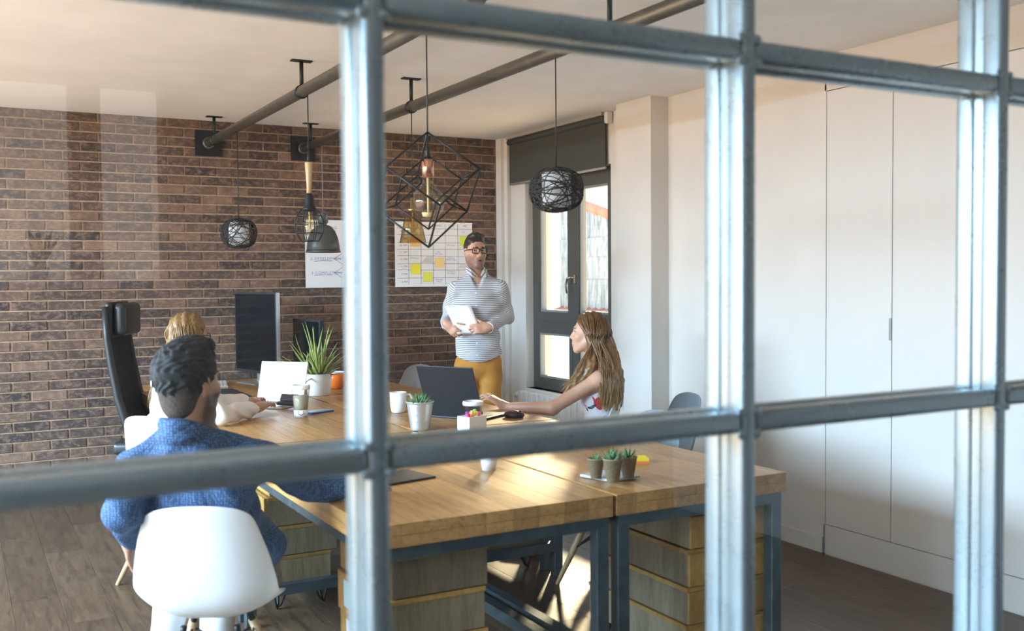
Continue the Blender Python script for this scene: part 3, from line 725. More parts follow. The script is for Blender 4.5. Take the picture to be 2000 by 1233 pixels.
for xx in colx: b.tube([(xx+lr.uniform(-.003, .003), -0.0015, PZT-PZB-0.012), (xx, -0.0015, 0.25), (xx+lr.uniform(-.003, .003), -0.0015, 0.02)], 0.0011, 4)
for zz in rowz: b.tube([(0.02, -0.0015, zz+lr.uniform(-.003, .003)), (PWd*0.5, -0.0015, zz), (PWd-0.005, -0.0015, zz+lr.uniform(-.003, .003))], 0.0011, 4)
b.build('grid_lines', M_INK, cal)
rowc = [cz(v) for v in (270, 342, 409, 475, 545, 614, 688, 765)]
for s_, zz in zip(('8 AM', '9 AM', '10 AM', '11 AM', '12 PM', '1 PM', '2 PM', '3 PM'), rowc): text(s_, colx[0]-0.012, zz, 0.021, M_INK, cal, align='RIGHT')
colc = [cx(v) for v in (1250, 1371, 1489, 1610, 1740)]
for s_, xx in zip(('MON', 'TUE', 'WED', 'THU', 'FRI'), colc): text(s_, xx, cz(212), 0.021, M_INK, cal, align='CENTER')
for s_, xv, zv in (('8:2', 1480, 270), ('2:0', 1725, 270), ('MEETING', 1602, 402), ('GO\nREVIEW', 1482, 470), ('MEETING', 1247, 532), ('CHECK\nMAIN TASK', 1605, 528), ('OFFICE\n(DRAFT)', 1722, 600), ('PROJECT\nDELIVERY', 1605, 662), ('DINNER\n(TALK)', 1485, 742)):
    text(s_, cx(xv), cz(zv), 0.0165, M_BLUE, cal, 0.06, align='CENTER')
b = MB()
for k in range(8):
    a = colx[1]+0.008+k*0.013; b.tube([(a, -0.0015, rowz[5]+0.006), (min(a+0.045, colx[2]-0.004), -0.0015, min(rowz[5]+0.006+0.055*min(1, (colx[2]-0.004-a)/0.045), rowz[4]-0.004))], 0.001, 4)
b.build('hatching', M_INK, cal)
NOTES = [((1205, 320, 1300, 412), (0.90, 0.55, 0.22), 'orange sticky note partly behind the amber glass lamp'), ((1212, 580, 1303, 681), (0.92, 0.86, 0.06), 'bright yellow sticky note left of the lower note on the timetable'),
         ((1330, 660, 1418, 757), (0.82, 0.84, 0.10), 'yellow sticky note lowest on the timetable'), ((1447, 517, 1533, 619), (0.93, 0.72, 0.28), 'pale orange sticky note in the middle of the timetable'), ((1692, 305, 1775, 402), (0.72, 0.86, 0.06), 'lime sticky note beside the standing man\'s hair')]
for (xa, za, xb, zb_), c, lab in NOTES:
    x0, x1, z0, z1 = cx(xa)+PXL, cx(xb)+PXL, cz(zb_)+PZB, cz(za)+PZB
    o = tag(MB().add([(0, 0, z1-z0), (x1-x0, 0, z1-z0), (x1-x0, -0.002, (z1-z0)*.4), (0, -0.002, (z1-z0)*.4), (x1-x0, -0.007, 0), (0, -0.007, 0)], [(0, 1, 2, 3), (3, 2, 4, 5)]).build('sticky_note', mat('note', c, 0.7), None, (x0, YP-0.0025, z0)), lab, 'sticky note', 'sticky notes on the timetable')
    s = o.modifiers.new('solid', 'SOLIDIFY'); s.thickness = 0.0006
q0, q1 = pp(595, 429), pp(596, 562.5); QX, QT, QB = q0[0], q0[2], q1[2]
fl = thing('flow_chart_poster', 'white poster with blue handwritten steps behind the dome lamp', 'poster', (QX, YP, QB))
MB().box((0, -0.001, 0), (0.62, 0, QT-QB)).build('sheet', M_PAPER, fl)
def fx(px): return pp(px, 500)[0]-QX
def fz(py): return pp(620, py)[2]-QB
text('1-PLANNING', fx(606), fz(447), 0.032, M_BLUE, fl); text('2-DEVELOPMENT', fx(606), fz(508), 0.030, M_BLUE, fl); text('3-COMPLETION', fx(607), fz(536), 0.030, M_BLUE, fl)
b = MB()
for zz in (510.5, 538):
    b.tube([(fx(613), -0.0015, fz(zz)), (fx(630), -0.0015, fz(zz)+0.004), (fx(649), -0.0015, fz(zz)+0.002)], 0.0014, 4)
    for e in (-0.04, 0, 0.04): b.tube([(fx(652), -0.0015, fz(zz-5)), (fx(668), -0.0015, fz(zz-5)+e)], 0.0011, 4)
b.build('pen_lines', M_INK, fl)

# ------------------------------------------------------------------ on the desks
def tb(px, py): q = atz(px, py, T); return (q[0], q[1], T)
# white mug
p0 = tb(778, 806); mg = thing('mug', 'plain white mug beside the metal plant pot', 'mug', p0, math.radians(-20))
MB().lathe([(0.0, 0.0), (0.030, 0.0), (0.036, 0.004), (0.043, 0.035), (0.045, 0.11), (0.0425, 0.11), (0.040, 0.035), (0.032, 0.008), (0.0, 0.007)], 28).build('cup', M_WHITE, mg)
MB().tube([(0.043, 0, 0.095), (0.062, 0, 0.097), (0.074, 0, 0.075), (0.066, 0, 0.045), (0.042, 0, 0.025)], 0.006, 8).build('handle', M_WHITE, mg)
# succulent in a ribbed metal bucket
p0 = tb(821, 840); bk = thing('succulent_bucket', 'green succulent in a ribbed galvanised bucket', 'potted plant', p0)
R = 0.066
prof = [(0.0, 0.0), (0.042, 0.0), (0.044, 0.002)]+[(0.044+0.020*z/0.135+(0.0004 if abs((z*1000) % 33-16) < 4 else 0), z) for z in [i*0.004 for i in range(1, 33)]]+[(0.067, 0.133), (0.068, 0.137), (0.063, 0.137), (0.060, 0.12), (0.0, 0.118)]
MB().lathe(prof, 32).build('bucket', mat('zinc', (0.62, 0.68, 0.70), 0.35, 0.75), bk)
MB().lathe([(0.0, 0.122), (0.060, 0.121), (0.061, 0.119)], 20).build('soil', mat('soil', (0.03, 0.022, 0.016), 0.95), bk)
M_SUCC = mat('succulent_green', (0.07, 0.17, 0.06), 0.5); M_SUCC2 = mat('succulent_tip', (0.16, 0.22, 0.07), 0.5)
r = random.Random(3)
def leafblade(pts, w, m=0.35, fold=0.004):
    """a tapering blade along pts with a keel"""
    b = MB(); vs = []; fs = []; n = len(pts)
    for i, p in enumerate(pts):
        p = Vector(p); a = Vector(pts[max(0, i-1)]); c = Vector(pts[min(n-1, i+1)]); t = (c-a).normalized()
        sd = t.cross(Vector((0, 0, 1)));
        if sd.length < 1e-3: sd = Vector((1, 0, 0))
        sd.normalize(); nn = sd.cross(t); k = i/(n-1); ww = w*(math.sin(math.pi*(0.18+0.82*k)**0.8) if m else 1)*0.5+w*0.02
        ww = w*0.5*((1-k)**0.6*(0.55+0.45*min(1, k*3)))+0.0004
        vs += [p-sd*ww, p-nn*fold*(1-k)-nn*0.001, p+sd*ww, p+nn*fold*0.3*(1-k)]
    for i in range(n-1):
        for k in range(4): fs.append((i*4+k, i*4+(k+1) % 4, (i+1)*4+(k+1) % 4, (i+1)*4+k))
    fs.append((3, 2, 1, 0)); fs.append(tuple((n-1)*4+k for k in range(4)))
    b.add(vs, fs, True); return b
for k in range(34):
    a = k*2.4; rr = 0.006+0.042*(k/34); el = 1.35-0.9*(k/34)
    bx, by = rr*math.cos(a)*0.7, rr*math.sin(a)*0.7; d = Vector((math.cos(a)*math.cos(el), math.sin(a)*math.cos(el), math.sin(el)))
    pts = [Vector((bx, by, 0.118))+d*(0.055+0.01*r.random())*t for t in (0, .3, .65, 1)]
    leafblade(pts, 0.016, fold=0.005).build('leaf', M_SUCC if r.random() < 0.75 else M_SUCC2, bk)
# white clip holder with clips, coffee cup behind it
p0 = tb(922, 843); ho = thing('clip_holder', 'white desk holder full of coloured clips', 'desk organiser', p0, math.radians(18))
b = MB(); w, d_, h_ = 0.056, 0.04, 0.075; t_ = 0.003
b.box((-w, -d_, 0), (w, d_, t_)).box((-w, -d_, t_), (-w+t_, d_, h_)).box((w-t_, -d_, t_), (w, d_, h_)).box((-w+t_, -d_, t_), (w-t_, -d_+t_, h_)).box((-w+t_, d_-t_, t_), (w-t_, d_, h_)).box((-0.002, -d_+t_, t_), (0.001, d_-t_, h_)).build('tray', M_WHITE, ho)
for k, c in enumerate([(0.75, 0.02, 0.10), (0.30, 0.03, 0.40), (0.90, 0.40, 0.12), (0.55, 0.75, 0.08), (0.95, 0.80, 0.10), (0.10, 0.55, 0.20), (0.8, 0.1, 0.3)]):
    MB().tube([(-0.035+k*0.012, -0.012+0.02*(k % 2), 0.05), (-0.032+k*0.012, -0.01+0.02*(k % 2), 0.088+0.006*(k % 3))], [0.009, 0.008], 8).build('clip', mat('clip_colour', c, 0.4), ho)
def takeaway(label, px, py, h, rt, rb, sleeve):
    p0 = tb(px, py); cu = thing('takeaway_cup', label, 'cup', p0)
    return cu
cu = takeaway('clear plastic cup with white lid behind the clip holder', 924, 830, 0, 0, 0, 0)
MB().lathe([(0.0, 0.0), (0.034, 0.0), (0.046, 0.10), (0.045, 0.10), (0.033, 0.003), (0.0, 0.003)], 28).build('cup', M_CUPGL, cu)
MB().lathe([(0.0, 0.004), (0.0325, 0.004), (0.0385, 0.06), (0.0, 0.061)], 24).build('drink', mat('milk_foam', (0.75, 0.70, 0.60), 0.5), cu)
MB().lathe([(0.049, 0.096), (0.051, 0.104), (0.049, 0.116), (0.043, 0.118), (0.041, 0.112), (0.0, 0.112)], 28).build('lid', M_WHITE, cu)
b = MB()
for k in range(6):
    a = -2.6+0.28*k; b.tube([(0.0395*math.cos(a), 0.0395*math.sin(a), 0.055), (0.043*math.cos(a+0.05), 0.043*math.sin(a+0.05), 0.082)], 0.0012, 5)
b.build('printed_strokes', mat('brown_print', (0.16, 0.06, 0.04), 0.7), cu)
cu = takeaway('tall clear cup of iced latte with a smiling face print', 588, 815, 0, 0, 0, 0)
MB().lathe([(0.0, 0.0), (0.032, 0.0), (0.047, 0.15), (0.046, 0.15), (0.031, 0.003), (0.0, 0.003)], 32).build('cup', M_CUPGL, cu)
MB().lathe([(0.0, 0.004), (0.0305, 0.004), (0.0405, 0.112), (0.0, 0.113)], 28).build('drink', mat('latte', (0.56, 0.49, 0.32), 0.5), cu)
MB().lathe([(0.0345, 0.0015), (0.0375, 0.04), (0.0369, 0.04), (0.0339, 0.0015)], 32).build('printed_base', M_WHITE, cu)
MB().lathe([(0.048, 0.146), (0.050, 0.152), (0.049, 0.166), (0.044, 0.170), (0.042, 0.166), (0.0, 0.166)], 28).build('lid', mat('clear_lid', (0.86, 0.88, 0.88), 0.25), cu)
b = MB(); yaw = math.atan2(-p0[1], -p0[0])
c_ = tb(588, 815); yaw = math.atan2(-c_[1], -c_[0])
def onc(da, z): rr = 0.0345+0.003*z/0.04+0.0006; return (rr*math.cos(yaw+da), rr*math.sin(yaw+da), z)
b.tube([onc(-0.45+0.15*k, 0.014+0.0025*abs(k-3)**1.3) for k in range(7)], 0.0016, 5)
for s in (-1, 1): b.tube([onc(s*0.35-0.05, 0.030), onc(s*0.35, 0.034), onc(s*0.35+0.05, 0.030)], 0.0018, 5)
for k in range(7): b.tube([onc(0.9*(k-3)/3, 0.004), onc(0.9*(k-3)/3, 0.008)], 0.0013, 5)
b.build('face_print', mat('dark_red_print', (0.16, 0.02, 0.02), 0.6), cu)
# phone
p0 = tb(622, 806); ph = thing('phone', 'grey phone in a blue case beside the latte', 'phone', p0, math.radians(22))
MB().box((-0.078, -0.038, 0), (0.078, 0.038, 0.009), ch=0.003).build('case', mat('blue_case', (0.01, 0.10, 0.50), 0.4), ph)
MB().box((-0.072, -0.033, 0.0085), (0.072, 0.036, 0.0105), ch=0.001).build('screen', mat('phone_back', (0.42, 0.52, 0.56), 0.2), ph)
# sheet of paper under the blonde woman's arm
tag(MB().add([tb(425, 823), tb(553, 812), tb(525, 803), tb(415, 812)], [(0, 1, 2, 3)]).build('sheet_of_paper', M_PAPER), 'loose white sheet lying under the typing woman\'s sleeve', 'paper')
o = bpy.data.objects['sheet_of_paper']; s = o.modifiers.new('solid', 'SOLIDIFY'); s.thickness = 0.001; s.offset = 1
# silver laptop of the blonde woman
def laptop(label, base, rz, w, d, tilt, col, lidcol, scr, hs=None, bez=None):
    lp = thing('laptop', label, 'laptop', base, rz)     # hinge along local X, user on local -Y side
    hs = hs or d
    MB().box((-w/2, -d, 0), (w/2, 0, 0.014), ch=0.004).build('base', col, lp)
    kb = MB()
    for i in range(5):
        for j in range(12): kb.box((-w*0.44+j*w*0.88/12, -d*0.52+i*d*0.085, 0.0141), (-w*0.44+j*w*0.88/12+w*0.062, -d*0.52+i*d*0.085+d*0.07, 0.0152))
    o = kb.build('keyboard', M_BLACKP, lp); o['kind'] = 'stuff'
    MB().box((-w*0.16, -d*0.92, 0.0141), (w*0.16, -d*0.62, 0.0148)).build('touchpad', lidcol, lp)
    Rm = Matrix.Translation((0, -0.003, 0.012)) @ Matrix.Rotation(-tilt, 4, 'X')
    ld = MB().box((-w/2, 0, 0), (w/2, 0.006, hs), M=Rm, ch=0.0028).build('lid', lidcol, lp)
    MB().box((-w/2+0.014, -0.0008, 0.016), (w/2-0.014, 0.001, hs-0.014), M=Rm).build('screen', scr, ld)
    return lp
M_SCR = mat('lit_screen', (0.8, 0.85, 0.9), 0.3); _b = M_SCR.node_tree.nodes['Principled BSDF']; _b.inputs['Emission Color'].default_value = (0.86, 0.95, 1.0, 1); _b.inputs['Emission Strength'].default_value = 1.0
hA, hB = atz(508, 778, T+0.012), atz(588, 792, T+0.012)
lc = Vector(((hA[0]+hB[0])/2, (hA[1]+hB[1])/2, T))
laptop('white laptop with a bright blank screen under the typing woman\'s hands', lc, math.radians(-50), 0.315, 0.22, math.radians(14), M_ALU, mat('laptop_white', (0.78, 0.80, 0.84), 0.35), M_SCR, 0.235)
# dark laptop of the woman in the flowered dress
M_DLAP = mat('dark_laptop_lid', (0.010, 0.013, 0.017), 0.42); M_DSC = mat('dark_screen', (0.01, 0.01, 0.012), 0.15)
hA, hB = atz(836, 811, T+0.01), atz(945, 819, T+0.01)
lc = Vector(((hA[0]+hB[0])/2, (hA[1]+hB[1])/2, T)); ang = math.atan2(hB[1]-hA[1], hB[0]-hA[0])
laptop('black laptop seen from behind its lid, in front of the woman in the dress', lc, ang+math.pi, (hB[0]-hA[0])/math.cos(ang), 0.24, math.radians(21), M_DLAP, M_DLAP, M_DSC, 0.285)
# mouse with red lines
p0 = tb(1004, 816); ms = thing('computer_mouse', 'black mouse with a red stripe beside the dark laptop', 'mouse', p0, math.radians(-40))
b = MB(); b.sphere((0, 0, 0.014), (0.055, 0.033, 0.024), 20, 12); me = b.mesh('body')
for v in me.vertices: v.co.z = max(v.co.z, 0.0)
link('body', me, mat('mouse_black', (0.02, 0.022, 0.03), 0.3), ms)
for s in (-1, 1): MB().tube([(0.05, s*0.012, 0.018), (0.02, s*0.02, 0.034), (-0.02, s*0.024, 0.030), (-0.05, s*0.012, 0.018)], 0.0016, 6).build('stripe', mat('red_stripe', (0.6, 0.02, 0.03), 0.4), ms)
MB().tube([(0.025, 0, 0.036), (0.038, 0, 0.031)], 0.004, 8).build('wheel', M_BLACKP, ms)
# small white pot nearer the partition, behind the rail
p0 = tb(955, 918); pt = thing('small_white_pot', 'small white pot with a sprouting plant, behind the partition rail', 'potted plant', p0)
MB().lathe([(0.0, 0.0), (0.026, 0.0), (0.037, 0.072), (0.034, 0.072), (0.030, 0.060), (0.0, 0.058)], 24).build('pot', M_WHITE, pt)
for k in range(14):
    a = k*2.4; el = 1.3-0.05*k; d = Vector((math.cos(a)*math.cos(el), math.sin(a)*math.cos(el), math.sin(el)))
    leafblade([Vector((0, 0, 0.056))+d*0.07*t for t in (0, .4, .75, 1)], 0.014).build('leaf', M_SUCC, pt)
# dark tablet, its corner showing beside the post
p0 = tb(770, 936); tag(MB().box((-0.12, -0.09, 0), (0.12, 0.09, 0.008), ch=0.003).build('tablet', M_BLACKP, None, p0), 'dark tablet lying on the left desk behind the steel post', 'tablet')
bpy.data.objects['tablet'].rotation_euler = (0, 0, math.radians(12))
# three kraft pots on a grey slate tray
ta, tb_, tc_, td = [Vector(tb(*q)) for q in ((1133, 933), (1192, 944), (1250, 936), (1192, 922))]
tr_c = (ta+tc_)/2; tr = thing('tray', 'pale square slate tray under three paper pots', 'tray', tr_c)
pts = [tuple((q-tr_c)[:2]) for q in (ta, tb_, tc_, td)]
M_SLATE = mat('pale_slate', (0.50, 0.53, 0.56), 0.5)
MB().prism(pts, 0.004, 0.012).build('plate', M_SLATE, tr)
MB().prism([(x*0.8, y*0.8) for x, y in pts], 0.0, 0.004).build('foot', M_BLACKP, tr)
M_KRAFT = mat('kraft_pot', (0.20, 0.155, 0.085), 0.9); N = NT(M_KRAFT); N.base(N.ramp(N.noise(N.coords(), 120, 3), [(0.3, (0.22, 0.17, 0.095)), (0.7, (0.31, 0.245, 0.145))]))
for k, (px, py, sc, lab) in enumerate(((1164, 934, 0.92, 'left brown paper pot with a single sprout on the slate tray'), (1197, 941, 1.06, 'front brown paper pot with a leafy succulent on the slate tray'), (1227, 933, 0.98, 'right brown paper pot with a small rosette on the slate tray'))):
    q = atz(px, py, T+0.0125); kp = thing('paper_pot', lab, 'potted plant', (q[0], q[1], T+0.0125), 0, 'three brown paper pots'); kp.scale = (sc,)*3
    MB().lathe([(0.0, 0.0), (0.020, 0.0), (0.032, 0.072), (0.0335, 0.072), (0.0335, 0.076), (0.029, 0.076), (0.027, 0.066), (0.0, 0.064)], 22).build('pot', M_KRAFT, kp)
    n = (5, 16, 12)[k]
    for i in range(n):
        a = i*2.4+k; el = 1.35-1.0*i/n; d = Vector((math.cos(a)*math.cos(el), math.sin(a)*math.cos(el), math.sin(el))); ln = 0.05 if k else 0.045
        leafblade([Vector((0, 0, 0.062))+d*ln*t for t in (0, .35, .7, 1)], 0.02 if k == 1 else 0.014, fold=0.006).build('leaf', M_SUCC, kp)
# sticky note pads
q = tb(1247, 903); sp = thing('note_pad', 'stack of yellow over orange sticky note pads', 'note pad', q, math.radians(-24))
MB().box((-0.036, -0.036, 0), (0.036, 0.036, 0.009)).build('orange_block', mat('orange_pad', (0.85, 0.20, 0.06), 0.8), sp)
MB().box((-0.037, -0.034, 0.0092), (0.034, 0.037, 0.020)).build('yellow_block', mat('yellow_pad', (0.85, 0.68, 0.03), 0.8), sp)
# spiky plant in white pot
p0 = tb(623, 772); ap = thing('spiky_plant', 'spiky green plant in a plain white pot at the far end of the desks', 'potted plant', p0)
MB().lathe([(0.0, 0.0), (0.066, 0.0), (0.069, 0.004), (0.082, 0.135), (0.079, 0.135), (0.072, 0.12), (0.0, 0.118)], 32).build('pot', mat('white_planter', (0.82, 0.81, 0.78), 0.45), ap)
M_ALOE = mat('aloe_green', (0.20, 0.27, 0.055), 0.5); N = NT(M_ALOE); N.base(N.ramp(N.noise(N.coords(), 20, 2), [(0.3, (0.18, 0.25, 0.05)), (0.7, (0.40, 0.45, 0.14))]))
r = random.Random(12)
for k in range(58):
    a = r.uniform(0, 6.283); el = r.choice((1.45, 1.2, 0.95, 0.7, 0.35, 0.1))+r.uniform(-0.2, 0.2); ln = r.uniform(0.13, 0.30)*(0.75 if el < 0.5 else 1.0)
    d = Vector((math.cos(a)*math.cos(el), math.sin(a)*math.cos(el), math.sin(el))); bend = r.uniform(-0.05, 0.10)
    base = Vector((math.cos(a)*0.03*r.random(), math.sin(a)*0.03*r.random(), 0.118)); sw = Vector((r.uniform(-.07, .07), r.uniform(-.07, .07), 0))
    pts = [base+d*ln*t+Vector((0, 0, bend*t*t))+sw*t*t for t in (0, .2, .4, .6, .8, 1)]
    leafblade(pts, 0.027, fold=0.009).build('leaf', M_ALOE, ap)
# orange pot behind it
p0 = tb(657, 760); og = thing('orange_bowl', 'glossy orange bowl behind the spiky plant', 'bowl', p0); og.scale = (0.78,)*3
MB().lathe([(0.0, 0.0), (0.035, 0.0), (0.065, 0.02), (0.085, 0.06), (0.088, 0.10), (0.080, 0.135), (0.074, 0.135), (0.080, 0.10), (0.075, 0.06), (0.0, 0.02)], 32).build('body', mat('orange_glaze', (0.80, 0.17, 0.02), 0.25), og)
MB().tube([(0.07*math.cos(q*0.3), 0.07*math.sin(q*0.3), 0.14) for q in range(21)], 0.006, 6, closed=True).build('rim', M_WHITE, og)
# black glasses case in front of the white laptop
p0 = atz(560, 792, T+0.0165); gc = thing('glasses_case', 'black glasses case propped open on the corner of the white laptop', 'case', p0, math.radians(-48)); gc.scale = (0.8,)*3
MB().box((-0.07, -0.03, 0), (0.07, 0.03, 0.028), ch=0.012).build('bottom_shell', M_BLACKP, gc)
MB().box((-0.07, -0.004, 0), (0.07, 0.05, 0.016), M=Matrix.Translation((0, 0.03, 0.026)) @ Matrix.Rotation(1.0, 4, 'X'), ch=0.008).build('lid', M_BLACKP, gc)
# monitors at the brick wall end
def monitor(label, a, b, zb, zt, mt_front, trim=None):
    trim = trim or M_ALU
    a, b = Vector((*a, 0)), Vector((*b, 0)); c = (a+b)/2; ang = math.atan2(b.y-a.y, b.x-a.x); w = (b-a).length
    mo = thing('monitor', label, 'monitor', (c.x, c.y, T), ang)
    MB().box((-w/2, -0.012, zb-T), (w/2, 0.022, zt-T), ch=0.004).build('housing', mat('monitor_housing', (0.022, 0.028, 0.033), 0.4), mo)
    MB().box((-w/2+0.012, -0.0135, zb-T+0.02), (w/2-0.012, -0.0115, zt-T-0.012)).build('screen', mt_front, mo)
    MB().box((-w/2-0.004, -0.008, zb-T), (-w/2, 0.018, zt-T)).build('side_trim', trim, mo)
    MB().box((w/2, -0.008, zb-T), (w/2+0.004, 0.018, zt-T)).build('side_trim', trim, mo)
    MB().box((-0.04, 0.022, 0.006), (0.04, 0.035, 0.30)).build('stand_neck', M_ALU, mo)
    MB().box((-0.13, -0.09, 0), (0.13, 0.11, 0.008), ch=0.003).build('stand_foot', M_ALU, mo)
    return mo
M_SCRD = mat('black_screen', (0.004, 0.007, 0.010), 0.12, spec=0.35)
monitor('large dark monitor facing the office chair before the brick wall', (1.755, 7.25), (1.895, 6.70), 0.845, 1.405, M_SCRD)
_a, _b = at(575, 640, 7.05), at(627, 640, 6.68); m2 = monitor('smaller dark monitor turned away, behind the spiky plant', (_a[0], _a[1]), (_b[0], _b[1]), 0.88, 1.22, M_SCRD, M_BLACKP)
k0 = tb(478, 748); kbd = thing('keyboard', 'slim pale keyboard on the far desk below the large monitor', 'keyboard', (k0[0]-0.20, 6.95, T), math.radians(78))
MB().box((-0.2, -0.06, 0), (0.2, 0.06, 0.014), ch=0.004).build('keyboard_base', M_ALU, kbd)
kb = MB()
for i in range(4):
    for j in range(14): kb.box((-0.19+j*0.0272, -0.05+i*0.025, 0.014), (-0.19+j*0.0272+0.022, -0.05+i*0.025+0.02, 0.017))
o = kb.build('keys', M_WHITE, kbd); o['kind'] = 'stuff'
tag(MB().box((-0.16, -0.24, 0), (0.16, 0.24, 0.006), ch=0.002).build('desk_pad', mat('navy_pad', (0.02, 0.03, 0.045), 0.5), None, (1.42, 6.42, T)), 'dark desk pad on the far left desk', 'desk pad')
# lobby window sill plant mirrored in the glass, behind the photographer
sp = thing('sill_plant', 'broad-leaved plant on the lobby window sill behind the camera', 'potted plant', (0.34, YB+0.10, 1.5))
MB().lathe([(0.0, 0.0), (0.035, 0.0), (0.045, 0.06), (0.04, 0.06), (0.0, 0.05)], 24).build('pot', M_WHITE, sp)
for k in range(7):
    a = k*2.4; el = 1.35-0.08*k; d = Vector((math.cos(a)*math.cos(el), math.sin(a)*math.cos(el), math.sin(el)))
    leafblade([Vector((0, 0, 0.05))+d*0.20*t for t in (0, .3, .6, .85, 1)], 0.05, fold=0.006).build('leaf', M_SUCC, sp)
MB().box((B0, YB, 1.46), (B1, YB+0.22, 1.5)).build('trim_3', M_LAC)['kind'] = 'structure'
# ------------------------------------------------------------------ people: signed-distance modelling
class Vol:
    """a distance field on a grid, meshed by surface nets"""
    def __init__(s, lo, hi, h):
        s.h = h; s.lo = np.array(lo, float); n = np.ceil((np.array(hi)-s.lo)/h).astype(int)+1
        s.n = n; s.F = np.full(n, 1e3, np.float32); s.ax = [(s.lo[i]+h*np.arange(n[i])).astype(np.float32) for i in range(3)]
    def win(s, lo, hi, m):
        a = np.clip(np.floor((np.array(lo)-m-s.lo)/s.h).astype(int), 0, s.n); b = np.clip(np.ceil((np.array(hi)+m-s.lo)/s.h).astype(int)+1, 0, s.n)
        if (b <= a).any(): return None
        sl = tuple(slice(a[i], b[i]) for i in range(3))
        return sl, s.ax[0][sl[0]][:, None, None], s.ax[1][sl[1]][None, :, None], s.ax[2][sl[2]][None, None, :]
    def put(s, sl, d, k, op):
        F = s.F[sl]
        if op == 'add':
            if k > 0:
                h_ = np.maximum(k-np.abs(F-d), 0)/k; s.F[sl] = np.minimum(F, d)-h_*h_*k*0.25
            else: s.F[sl] = np.minimum(F, d)
        else:
            d = -d
            if k > 0:
                h_ = np.maximum(k-np.abs(F-d), 0)/k; s.F[sl] = np.maximum(F, d)+h_*h_*k*0.25
            else: s.F[sl] = np.maximum(F, d)
    def cap(s, a, b, ra, rb=None, k=0.02, op='add'):
        a = np.array(a, float); b = np.array(b, float); rb = ra if rb is None else rb; R = max(ra, rb)
        w = s.win(np.minimum(a, b)-R, np.maximum(a, b)+R, k+4*s.h)
        if w is None: return
        sl, X, Y_, Z_ = w; ba = b-a; L = max(float(ba @ ba), 1e-9)
        t = np.clip(((X-a[0])*ba[0]+(Y_-a[1])*ba[1]+(Z_-a[2])*ba[2])/L, 0, 1)
        d = np.sqrt((X-a[0]-t*ba[0])**2+(Y_-a[1]-t*ba[1])**2+(Z_-a[2]-t*ba[2])**2)-(ra+(rb-ra)*t)
        s.put(sl, d.astype(np.float32), k, op)
    def ell(s, c, r, M=None, k=0.02, op='add'):
        c = np.array(c, float); r = np.array(r, float); R = r.max(); M = np.eye(3) if M is None else M     # columns of M: the axes
        w = s.win(c-R, c+R, k+4*s.h)
        if w is None: return
        sl, X, Y_, Z_ = w; X = X-c[0]; Y_ = Y_-c[1]; Z_ = Z_-c[2]
        q = [(X*M[0, i]+Y_*M[1, i]+Z_*M[2, i]) for i in range(3)]
        k0 = np.sqrt(sum((q[i]/r[i])**2 for i in range(3))); k1 = np.sqrt(sum((q[i]/r[i]**2)**2 for i in range(3)))+1e-9
        s.put(sl, (k0*(k0-1)/k1).astype(np.float32), k, op)
    def half(s, p, n, k=0.0):
        """keep the side where (x-p).n < 0"""
        n = np.array(n, float); n /= np.linalg.norm(n)
        d = (s.ax[0][:, None, None]-p[0])*n[0]+(s.ax[1][None, :, None]-p[1])*n[1]+(s.ax[2][None, None, :]-p[2])*n[2]
        s.F = np.maximum(s.F, d.astype(np.float32))
    def ripple(s, fn):
        X, Y_, Z_ = s.ax[0][:, None, None], s.ax[1][None, :, None], s.ax[2][None, None, :]
        m_ = np.abs(s.F) < 0.06
        s.F = np.where(m_, s.F+fn(X, Y_, Z_), s.F).astype(np.float32)
    def mesh(s, name, origin=(0, 0, 0)):
        F = s.F; F[0] = F[-1] = 1; F[:, 0] = F[:, -1] = 1; F[:, :, 0] = F[:, :, -1] = 1
        sg = F < 0; cnt = np.zeros(np.array(F.shape)-1, np.int8); nx, ny, nz = F.shape
        offs = [(i, j, k) for i in (0, 1) for j in (0, 1) for k in (0, 1)]
        for i, j, k in offs: cnt += sg[i:nx-1+i, j:ny-1+j, k:nz-1+k]
        I = np.argwhere((cnt > 0) & (cnt < 8)); idx = np.full(cnt.shape, -1, np.int32); idx[tuple(I.T)] = np.arange(len(I))
        cv = np.stack([F[I[:, 0]+o[0], I[:, 1]+o[1], I[:, 2]+o[2]] for o in offs], 1)
        acc = np.zeros((len(I), 3)); num = np.zeros(len(I))
        for a in range(8):
            for b in range(a+1, 8):
                if sum(abs(offs[a][q]-offs[b][q]) for q in range(3)) != 1: continue
                fa, fb = cv[:, a], cv[:, b]; c = (fa < 0) != (fb < 0); t = np.where(c, fa/(fa-fb+1e-12), 0)
                p = np.array(offs[a])[None]+t[:, None]*(np.array(offs[b])-np.array(offs[a]))[None]
                acc[c] += p[c]; num[c] += 1
        V = s.lo+(I+acc/num[:, None])*s.h-np.array(origin)
        quads = []
        for d in range(3):
            e = [0, 0, 0]; e[d] = 1; u, w = [(1, 2), (2, 0), (0, 1)][d]
            A = sg[tuple(slice(0, F.shape[q]-e[q]) for q in range(3))]; B = sg[tuple(slice(e[q], F.shape[q]) for q in range(3))]
            P = np.argwhere(A != B); P = P[(P[:, u] > 0) & (P[:, w] > 0)]
            du = np.zeros(3, int); du[u] = 1; dw = np.zeros(3, int); dw[w] = 1
            g = lambda Q: idx[tuple(Q.T)]
            q = np.stack([g(P-du-dw), g(P-dw), g(P), g(P-du)], 1); fl = ~A[tuple(P.T)]; q[fl] = q[fl][:, ::-1]; quads.append(q)
        Q = np.concatenate(quads); Q = Q[(Q >= 0).all(1)]
        me = bpy.data.meshes.new(name); me.vertices.add(len(V)); me.vertices.foreach_set('co', V.astype(np.float32).ravel())
        me.loops.add(Q.size); me.loops.foreach_set('vertex_index', Q.astype(np.int32).ravel())
